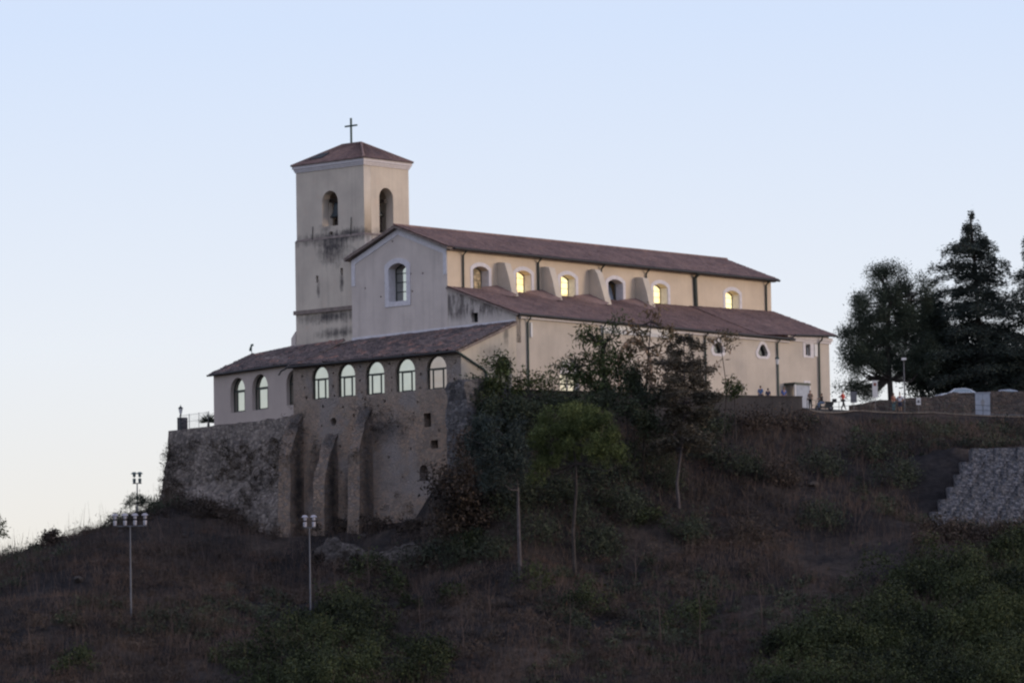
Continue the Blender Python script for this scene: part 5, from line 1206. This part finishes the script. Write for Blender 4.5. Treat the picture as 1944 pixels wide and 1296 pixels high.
# stone wall behind the road
sw = thing('roadside_wall', (48, 38, -1), 'brownish stone wall behind the road under the trees', 'stone wall')
top_ = [(1612, 770), (1640, 765), (1668, 758), (1720, 757), (1770, 753), (1812, 745), (1850, 744), (1944, 743), (2050, 742)]
P = np.array([at(x, y, 36.5) for x, y in top_]); L_ = []
xs = np.linspace(P[0, 0], P[-1, 0], 120); zt = np.interp(xs, P[:, 0], P[:, 2])
for t in np.linspace(0, 1, 12): L_.append([(x - 48, -1.5, (-2 + (z + 2) * t) + 1) for x, z in zip(xs, zt)])
L_.append([(x - 48, -0.9, z + 1) for x, z in zip(xs, zt)]); L_.append([(x - 48, -0.9, -1) for x in xs])
displaced_grid('wall_face', L_, 'roadstone', sw, 0.12, 1.0, 5)
# cabinet with emblem
def sign_at(px, py, Y): 
    p = at(px, py, Y); return p
p = at(1866, 783, 27.0); p[2] = min(p[2], tz(p[0], p[1]))
cb = thing('utility_cabinet', p, 'large pale cabinet with a grey oval emblem beside the road railing', 'cabinet', math.radians(-3))
MB().box(-0.68, 0.68, -0.25, 0.35, -0.1, 2.12).build('body', 'panel', cb)
MB().box(-0.74, 0.74, -0.31, 0.41, 2.12, 2.2).build('roof_cap', 'panel', cb)
MB().box(-0.012, 0.012, -0.256, -0.25, 0.05, 2.05).build('door_seam', 'galv', cb)
e_ = wall('emblem', frame((0, -0.258, 1.25), (1, 0, 0), (0, -1, 0)), [(0.17 * math.cos(t), 0.3 * math.sin(t)) for t in np.linspace(0, 6.283, 25)[:-1]], [[(0.10 * math.cos(t), 0.22 * math.sin(t)) for t in np.linspace(0, 6.283, 19)[:-1]]], 0.012, 'cloth_grey', cb)
wall('emblem_centre', frame((0, -0.258, 1.25), (1, 0, 0), (0, -1, 0)), [(0.06 * math.cos(t), 0.15 * math.sin(t)) for t in np.linspace(0, 6.283, 13)[:-1]], [], 0.012, 'cloth_grey', e_)
def post_sign(name, label, px, ytop, ybot, yfoot, Y, w, panel_mat, extra=None):
    p = at(px, yfoot, Y); g = tz(p[0], p[1]); p[2] = g; k = (Y - CAM[1]) / F_PX
    zt = at(px, ytop, Y)[2] - g; zb = at(px, ybot, Y)[2] - g
    t_ = thing(name, p, label, 'sign')
    MB().tube([(0, 0.05, -0.2), (0, 0.05, zt)], 0.035, 6).build('post', 'galv', t_)
    pn = MB().box(-w / 2, w / 2, -0.02, 0.015, zb, zt).build('panel', panel_mat, t_)
    if extra: MB().box(-w * 0.25, w * 0.25, -0.03, -0.021, zb + (zt - zb) * extra[0], zb + (zt - zb) * extra[1]).build('mark', extra[2], pn)
    return t_
post_sign('tall_sign', 'tall narrow white sign with a red mark under the broadleaf tree', 1662, 722, 754, 775, 31, 0.5, 'plain_white', (0.68, 0.86, 'cloth_brick'))
post_sign('notice_board', 'grey notice board beside the person in red', 1621, 743, 764, 775, 27, 0.6, 'galv')
post_sign('small_sign', 'small white road sign low behind the railing', 1744, 755, 768, 775, 25, 0.42, 'plain_white', (0.25, 0.7, 'galv'))
p = gbase(1716, 33)
sl_ = thing('street_lamp', p, 'street lamp with white head among the dark trees', 'street lamp'); h_ = at(1716, 682, 33)[2] - p[2]
MB().tube([(0, 0, -0.2), (0, 0, h_)], [0.07, 0.045], 8).build('pole', 'galv', sl_)
MB().box(-0.22, 0.22, -0.45, 0.1, h_ - 0.08, h_ + 0.12).build('lamp_head', 'plain_white', sl_)
q = gbase(1476, 17.5); lantern(q, at(1476, 676, 17.5)[2] - q[2], 'green iron street lantern standing before the church aisle wall', 'pipe')
# cars
def car(p, rz, paint, label):
    t_ = thing('parked_car', p, label, 'car', rz, 'cars parked behind the stone wall')
    b = MB(); prof = [(-2.05, 0.35), (-2.1, 0.62), (-1.95, 0.88), (-1.1, 0.98), (1.35, 1.0), (1.95, 0.92), (2.08, 0.65), (2.05, 0.35)]
    b.prism([(x, -0.84, z) for x, z in prof], None, (0, 1.68, 0)); bo = b.build('body', paint, t_)
    md = bo.modifiers.new('bevel', 'BEVEL'); md.width = 0.08; md.segments = 3
    cab = [(-1.15, 0.97), (-0.5, 1.38), (0.55, 1.45), (1.15, 1.32), (1.75, 0.97)]
    rf = MB(); rf.add([(x, s * (0.78 - 0.28 * (z - 0.97)), z) for s in (-1, 1) for x, z in cab], [(0, 1, 2, 3, 4), (9, 8, 7, 6, 5), (1, 6, 7, 2), (2, 7, 8, 3), (0, 5, 6, 1), (3, 8, 9, 4)])
    o = rf.build('cabin', paint, t_)
    for s in (-1, 1):
        g = MB(); y = lambda z: s * (0.785 - 0.28 * (z - 0.97))
        g.add([(x, y(z), z) for x, z in [(-0.85, 1.02), (-0.42, 1.32), (0.5, 1.39), (1.02, 1.28), (1.42, 1.02)]], [(0, 1, 2, 3, 4)]); g.build('side_window', 'car_glass', o)
    g = MB(); g.add([(-1.1, -0.68, 1.01), (-1.1, 0.68, 1.01), (-0.55, 0.6, 1.36), (-0.55, -0.6, 1.36)], [(0, 1, 2, 3)]); g.v = [(x - 0.012, y, z + 0.012) for x, y, z in g.v]; g.build('windscreen', 'car_glass', o)
    for x in (-1.3, 1.3):
        for s in (-1, 1):
            w = MB().tube([(x, s * 0.66, 0.32), (x, s * 0.86, 0.32)], 0.32, 16).build('wheel', 'tyre', t_)
            MB().tube([(x, s * 0.862, 0.32), (x, s * 0.875, 0.32)], 0.19, 12).build('rim', 'galv', w)
    for s in (-1, 1): MB().box(-2.1, -2.0, s * 0.6 - 0.14, s * 0.6 + 0.14, 0.66, 0.8).build('headlight', 'plain_white', t_)
    return t_
for px, pm, lab, rz in ((1817, 'car_silver', 'silver car roof showing above the stone wall beside the cedar', 0.25), (1905, 'car_blue', 'pale blue car roof just visible above the stone wall right of the cabinet', 0.1)):
    p = at(px, 737 if px < 1850 else 739.5, 42); car((p[0], 42, p[2] - 1.45), rz, pm, lab)
# bank the cars stand on
b = MB(); b.box(41, 75, 36.6, 60, -3, at(1817, 737, 42)[2] - 1.45); tag(b.build('parking_ground', 'asphalt'), kind='structure')

# ------------------------------------------------------------------ PEOPLE
def skin_mesh(vs, es, rad, root=0, sub=1):
    me = bpy.data.meshes.new('tmp'); me.from_pydata([tuple(v) for v in vs], es, []); me.update()
    ob = bpy.data.objects.new('tmp', me); C.objects.link(ob)
    ob.modifiers.new('s', 'SKIN'); 
    if not me.skin_vertices: me.attributes.new('skin', 'FLOAT', 'POINT')
    sv = me.skin_vertices[0].data
    for i, r in enumerate(rad): sv[i].radius = (r, r) if not hasattr(r, '__len__') else r; sv[i].use_root = (i == root)
    s = ob.modifiers.new('sub', 'SUBSURF'); s.levels = sub; s.render_levels = sub
    out = bpy.data.meshes.new_from_object(ob.evaluated_get(bpy.context.evaluated_depsgraph_get()))
    bpy.data.objects.remove(ob); bpy.data.meshes.remove(me)
    return out
def person(p, rz, label, shirt, pants, pose='stand', h=1.74, bare_legs=False):
    t_ = thing('person', p, label, 'person', rz, None); k = h / 1.75
    J = dict(pel=(0, 0, .96), wai=(0, 0, 1.1), che=(0, -.01, 1.32), nec=(0, 0, 1.5), hea=(0, -.01, 1.56))
    for s, n in ((-1, 'l'), (1, 'r')):
        J['sh' + n] = (.18 * s, 0, 1.44); J['el' + n] = (.25 * s, .02, 1.16); J['wr' + n] = (.24 * s, -.08, .93); J['ha' + n] = (.235 * s, -.11, .86)
        J['hi' + n] = (.09 * s, 0, .9); J['kn' + n] = (.1 * s, -.02, .5); J['an' + n] = (.1 * s, .03, .09); J['to' + n] = (.11 * s, -.13, .04)
    if pose == 'walk':
        J['knl'] = (-.1, -.16, .52); J['anl'] = (-.1, -.26, .1); J['tol'] = (-.11, -.42, .06); J['knr'] = (.1, .04, .5); J['anr'] = (.1, .26, .12); J['tor'] = (.11, .12, .04)
        J['ell'] = (-.24, .14, 1.18); J['wrl'] = (-.22, .1, .95); J['hal'] = (-.21, .07, .88); J['elr'] = (.24, -.08, 1.18); J['wrr'] = (.2, -.26, 1.03); J['har'] = (.19, -.32, 1.0)
    if pose == 'hips':
        for s, n in ((-1, 'l'), (1, 'r')): J['el' + n] = (.38 * s, .06, 1.2); J['wr' + n] = (.2 * s, -.08, 1.03); J['ha' + n] = (.15 * s, -.1, .99)
    if pose == 'sit':
        for n in ('pel', 'wai', 'che', 'nec', 'hea'): J[n] = (J[n][0], J[n][1] - (0 if n == 'pel' else .06), J[n][2] - .28)
        for s, n in ((-1, 'l'), (1, 'r')):
            J['sh' + n] = (.18 * s, -.05, 1.16); J['el' + n] = (.24 * s, -.2, .95); J['wr' + n] = (.2 * s, -.42, .98); J['ha' + n] = (.19 * s, -.5, .98)
            J['hi' + n] = (.1 * s, -.02, .66); J['kn' + n] = (.17 * s, -.42, .6); J['an' + n] = (.17 * s, -.36, .16); J['to' + n] = (.18 * s, -.5, .1)
    R_ = dict(pel=.125, wai=.115, che=.135, nec=.058, hea=.06, sh=.065, el=.046, wr=.034, ha=.036, hi=.085, kn=.058, an=.042, to=.035)
    def build(names, edges, grow_, nm, mat, parent):
        vs = [np.array(J[n]) * k for n in names]; rd = [(R_[n] if n in R_ else R_[n[:-1]]) * k + grow_ for n in names]
        rd = [(r * 1.25, r * 0.85) if n in ('che', 'wai', 'pel') else r for n, r in zip(names, rd)]
        me = skin_mesh(vs, [(names.index(a), names.index(b)) for a, b in edges], rd)
        return me
    sp = [('pel', 'wai'), ('wai', 'che'), ('che', 'nec'), ('nec', 'hea')]
    ed = list(sp)
    for n in 'lr': ed += [('che', 'sh' + n), ('sh' + n, 'el' + n), ('el' + n, 'wr' + n), ('wr' + n, 'ha' + n), ('pel', 'hi' + n), ('hi' + n, 'kn' + n), ('kn' + n, 'an' + n), ('an' + n, 'to' + n)]
    names = list(J)
    body = build(names, ed, 0, 'body', 'skin', t_)
    bm = bmesh.new(); bm.from_mesh(body)
    hc = np.array(J['hea']) * k + np.array([0, -.01, .1]) * k          # head, nose, ears, eye hollows
    r_ = bmesh.ops.create_uvsphere(bm, u_segments=14, v_segments=10, radius=1)
    for v in r_['verts']:
        c = v.co.copy(); x, y, z = c.x * .077, c.y * .098, c.z * .118
        if z < 0: x *= 1 + z * 2.2; y *= 1 + z * 1.2
        if y < -.05 and abs(z - .01) < .02 and .02 < abs(x) < .05: y += .014
        v.co = (hc[0] + x * k, hc[1] + y * k, hc[2] + z * k)
    for (q, r3) in (((0, -.1, -.015), (.014, .022, .022)), ((-.078, 0, 0), (.012, .022, .032)), ((.078, 0, 0), (.012, .022, .032)), ((0, -.088, -.058), (.026, .012, .009))):
        r_ = bmesh.ops.create_icosphere(bm, subdivisions=1, radius=1)
        for v in r_['verts']: v.co = (hc[0] + (q[0] + v.co.x * r3[0]) * k, hc[1] + (q[1] + v.co.y * r3[1]) * k, hc[2] + (q[2] + v.co.z * r3[2]) * k)
    for s, n in ((-1, 'l'), (1, 'r')):                                   # four curled fingers and a thumb
        a = np.array(J['ha' + n]); d = a - np.array(J['wr' + n]); d /= np.linalg.norm(d); sd = np.array([0, -1.0, 0]) - d * (-d[1]); sd /= (np.linalg.norm(sd) + 1e-6); inn = np.array([-s, 0, 0.0])
        fb = MB()
        for i, ln in enumerate((.07, .08, .076, .06)):
            o_ = a + sd * (.03 - .02 * i); fb.tube([o_, o_ + d * ln * .5 + inn * .008, o_ + d * ln * .85 + inn * .03], [.0095, .009, .007], 5)
        fb.tube([a - d * .03 + sd * .03, a - d * .005 + sd * .055 + inn * .012, a + d * .03 + sd * .055 + inn * .025], [.011, .01, .008], 5)
        vm = [bm.verts.new(tuple(np.array(v) * k)) for v in fb.v]
        for f in fb.f: bm.faces.new([vm[i] for i in f])
    bm.to_mesh(body); bm.free()
    body.name = 'body'; bo = link_mesh('body', body, 'skin', t_, True)
    up = ['pel', 'wai', 'che', 'shl', 'shr', 'ell', 'elr']
    sh = build(up, [('pel', 'wai'), ('wai', 'che'), ('che', 'shl'), ('che', 'shr'), ('shl', 'ell'), ('shr', 'elr')], .02, '', '', None); sh.name = 'shirt'; link_mesh('shirt', sh, shirt, t_, True)
    lo = ['pel', 'hil', 'hir', 'knl', 'knr'] + ([] if bare_legs else ['anl', 'anr']); le = [('pel', 'hil'), ('pel', 'hir'), ('hil', 'knl'), ('hir', 'knr')] + ([] if bare_legs else [('knl', 'anl'), ('knr', 'anr')])
    tr_ = build(lo, le, .022, '', '', None); tr_.name = 'trousers'; link_mesh('trousers', tr_, pants, t_, True)
    for n in 'lr':
        m = skin_mesh([np.array(J['an' + n]) * k, np.array(J['to' + n]) * k], [(0, 1)], [.05, .045]); m.name = 'shoe'; link_mesh('shoe', m, 'cloth_black', t_, True)
    hb = MB(); hb.lathe([(.02, .128), (.05, .118), (.075, .09), (.088, .05), (.088, .0), (.07, -.03)], (hc[0], hc[1] + .018 * k, hc[2]), 14)
    ho = hb.build('hair', 'hair', t_, True)
    return t_
def stand(px, Y): return gbase(px, Y)
R = math.radians
def ppl(px, yhead, Y, *a, **kw):
    q = gbase(px, Y); z = at(px, yhead, Y)[2] - kw.get('h', 1.74); q[2] = min(max(z, q[2] + 0.05), q[2] + 0.6) if kw.pop('free', False) else q[2] + 0.05
    return person(q, *a, **kw)
ppl(1443, 727, 14.5, R(150), 'person in a light blue shirt standing behind the parapet', 'cloth_lightblue', 'cloth_navy', 'stand')
ppl(1457, 733, 14.8, R(170), 'person in dark clothes half hidden behind the parapet', 'cloth_navy', 'cloth_black', 'stand', h=1.5)
ppl(1487, 731, 17.5, R(20), 'person in a bright blue shirt near the porch, behind the parapet', 'cloth_blue', 'cloth_navy', 'stand', h=1.7)
ppl(1537, 740, 18.0, R(-30), 'person in khaki standing by the end of the parapet', 'cloth_khaki', 'cloth_black', 'stand', h=1.7)
ppl(1599, 746, 20.5, R(60), 'person in a red shirt walking beside the railing', 'cloth_red', 'cloth_black', 'walk')
ppl(1695, 745, 23.5, R(40), 'person in a rust shirt and teal trousers by the railing', 'cloth_brick', 'cloth_teal', 'stand')
ppl(1707, 741, 23.6, R(-20), 'person in a white shirt and navy shorts with hands on hips', 'cloth_white', 'cloth_navy', 'hips', bare_legs=True)
# scooter and its rider
def scooter(p, rz, label):
    t_ = thing('motor_scooter', p, label, 'scooter', rz, None)
    for y in (-0.62, 0.62):
        w = MB(); n = 20
        w.tube([(0, y + 0.2 * math.cos(a), 0.25 + 0.2 * math.sin(a)) for a in np.linspace(0, 2 * math.pi, n)], 0.06, 8, False); wo = w.build('wheel', 'tyre', t_)
        MB().tube([(-0.04, y, 0.25), (0.04, y, 0.25)], 0.15, 12).build('rim', 'galv', wo)
    b = MB(); b.prism([(-0.16, -0.5, 0.5), (-0.16, -0.42, 0.28), (-0.16, 0.3, 0.22), (-0.16, 0.85, 0.5), (-0.16, 0.9, 0.72), (-0.16, 0.15, 0.72), (-0.16, 0.0, 0.36), (-0.16, -0.3, 0.36), (-0.16, -0.45, 0.95), (-0.16, -0.55, 0.95)], None, (0.32, 0, 0)); bo = b.build('body', 'scooter', t_)
    m = bo.modifiers.new('bevel', 'BEVEL'); m.width = 0.05; m.segments = 2
    MB().box(-0.14, 0.14, 0.12, 0.85, 0.73, 0.82).build('seat', 'tyre', t_)
    MB().tube([(0, -0.62, 0.3), (0, -0.48, 0.9), (0, -0.45, 1.02)], 0.035, 8).build('fork', 'galv', t_)
    MB().tube([(-0.34, -0.38, 1.03), (-0.1, -0.45, 1.04), (0.1, -0.45, 1.04), (0.34, -0.38, 1.03)], 0.02, 6).build('handlebar', 'tyre', t_)
    MB().lathe([(0.02, 0), (0.08, 0.02), (0.08, 0.08), (0.03, 0.12)], (0, -0.55, 0.86), 10).build('headlight', 'plain_white', t_)
    MB().box(-0.2, 0.2, 0.8, 1.15, 0.75, 1.08).build('top_box', 'scooter', t_)
    return t_
q = gbase(1563, 18.6); q[2] += 0.05; scooter(q, R(-80), 'black motor scooter parked by the railing with its rider on it')
q2 = gbase(1560, 18.6); q2[2] += 0.13; person(q2, R(-80), 'person in a black top and jeans seated on the scooter', 'cloth_black', 'cloth_denim', 'sit')

# ------------------------------------------------------------------ LIGHT
SUN_EL = math.radians(6.0); SUN_AZ = math.radians(100)      # from the right, clockwise from the view direction
w = bpy.data.worlds.new('World'); S.world = w; w.use_nodes = True
nt = w.node_tree; bg = nt.nodes['Background']
sky = nt.nodes.new('ShaderNodeTexSky'); sky.sky_type = 'NISHITA'; sky.sun_disc = False
sky.sun_elevation = SUN_EL; sky.sun_rotation = SUN_AZ; sky.air_density = 1.0; sky.dust_density = 1.5; sky.ozone_density = 1.5; sky.altitude = 200
tcw = nt.nodes.new('ShaderNodeTexCoord'); sx_ = nt.nodes.new('ShaderNodeSeparateXYZ'); nt.links.new(tcw.outputs['Generated'], sx_.inputs[0])
air = ramp(nt, math_n(nt, 'MULTIPLY_ADD', sx_.outputs[2], 2.0, 0.1), [(0.0, (0.10, 0.09, 0.085)), (0.1, (0.86, 0.80, 0.75)), (0.19, (0.845, 0.815, 0.795)), (0.27, (0.80, 0.83, 0.92)), (0.40, (0.65, 0.745, 0.96)), (0.55, (0.62, 0.68, 0.90)), (0.75, (0.66, 0.68, 0.84)), (1.0, (0.52, 0.55, 0.74))])
mx = nt.nodes.new('ShaderNodeMix'); mx.data_type = 'RGBA'; mx.inputs[0].default_value = 0.94
nt.links.new(sky.outputs[0], mx.inputs[6])
sc_ = nt.nodes.new('ShaderNodeVectorMath'); sc_.operation = 'SCALE'; sc_.inputs['Scale'].default_value = 1.33
nt.links.new(air.outputs[0], sc_.inputs[0]); nt.links.new(sc_.outputs[0], mx.inputs[7])
nt.links.new(mx.outputs[2], bg.inputs[0]); bg.inputs[1].default_value = 0.15
sd = bpy.data.lights.new('sun', 'SUN'); sd.energy = 0.33; sd.angle = math.radians(24); sd.color = (1.0, 0.80, 0.62)
so_ = bpy.data.objects.new('sun', sd); C.objects.link(so_)
dv = Vector((math.sin(SUN_AZ) * math.cos(SUN_EL), math.cos(SUN_AZ) * math.cos(SUN_EL), math.sin(SUN_EL)))
so_.rotation_euler = dv.to_track_quat('Z', 'Y').to_euler()
S.view_settings.view_transform = 'Standard'; S.view_settings.look = 'None'; S.view_settings.gamma = 1; S.view_settings.exposure = 2.3
S.cycles.use_denoising = True
S.cycles.pixel_filter_type = 'BLACKMAN_HARRIS'; S.cycles.filter_width = 2.3
S.cycles.max_bounces = 6; S.cycles.diffuse_bounces = 3; S.cycles.glossy_bounces = 3; S.cycles.transparent_max_bounces = 4
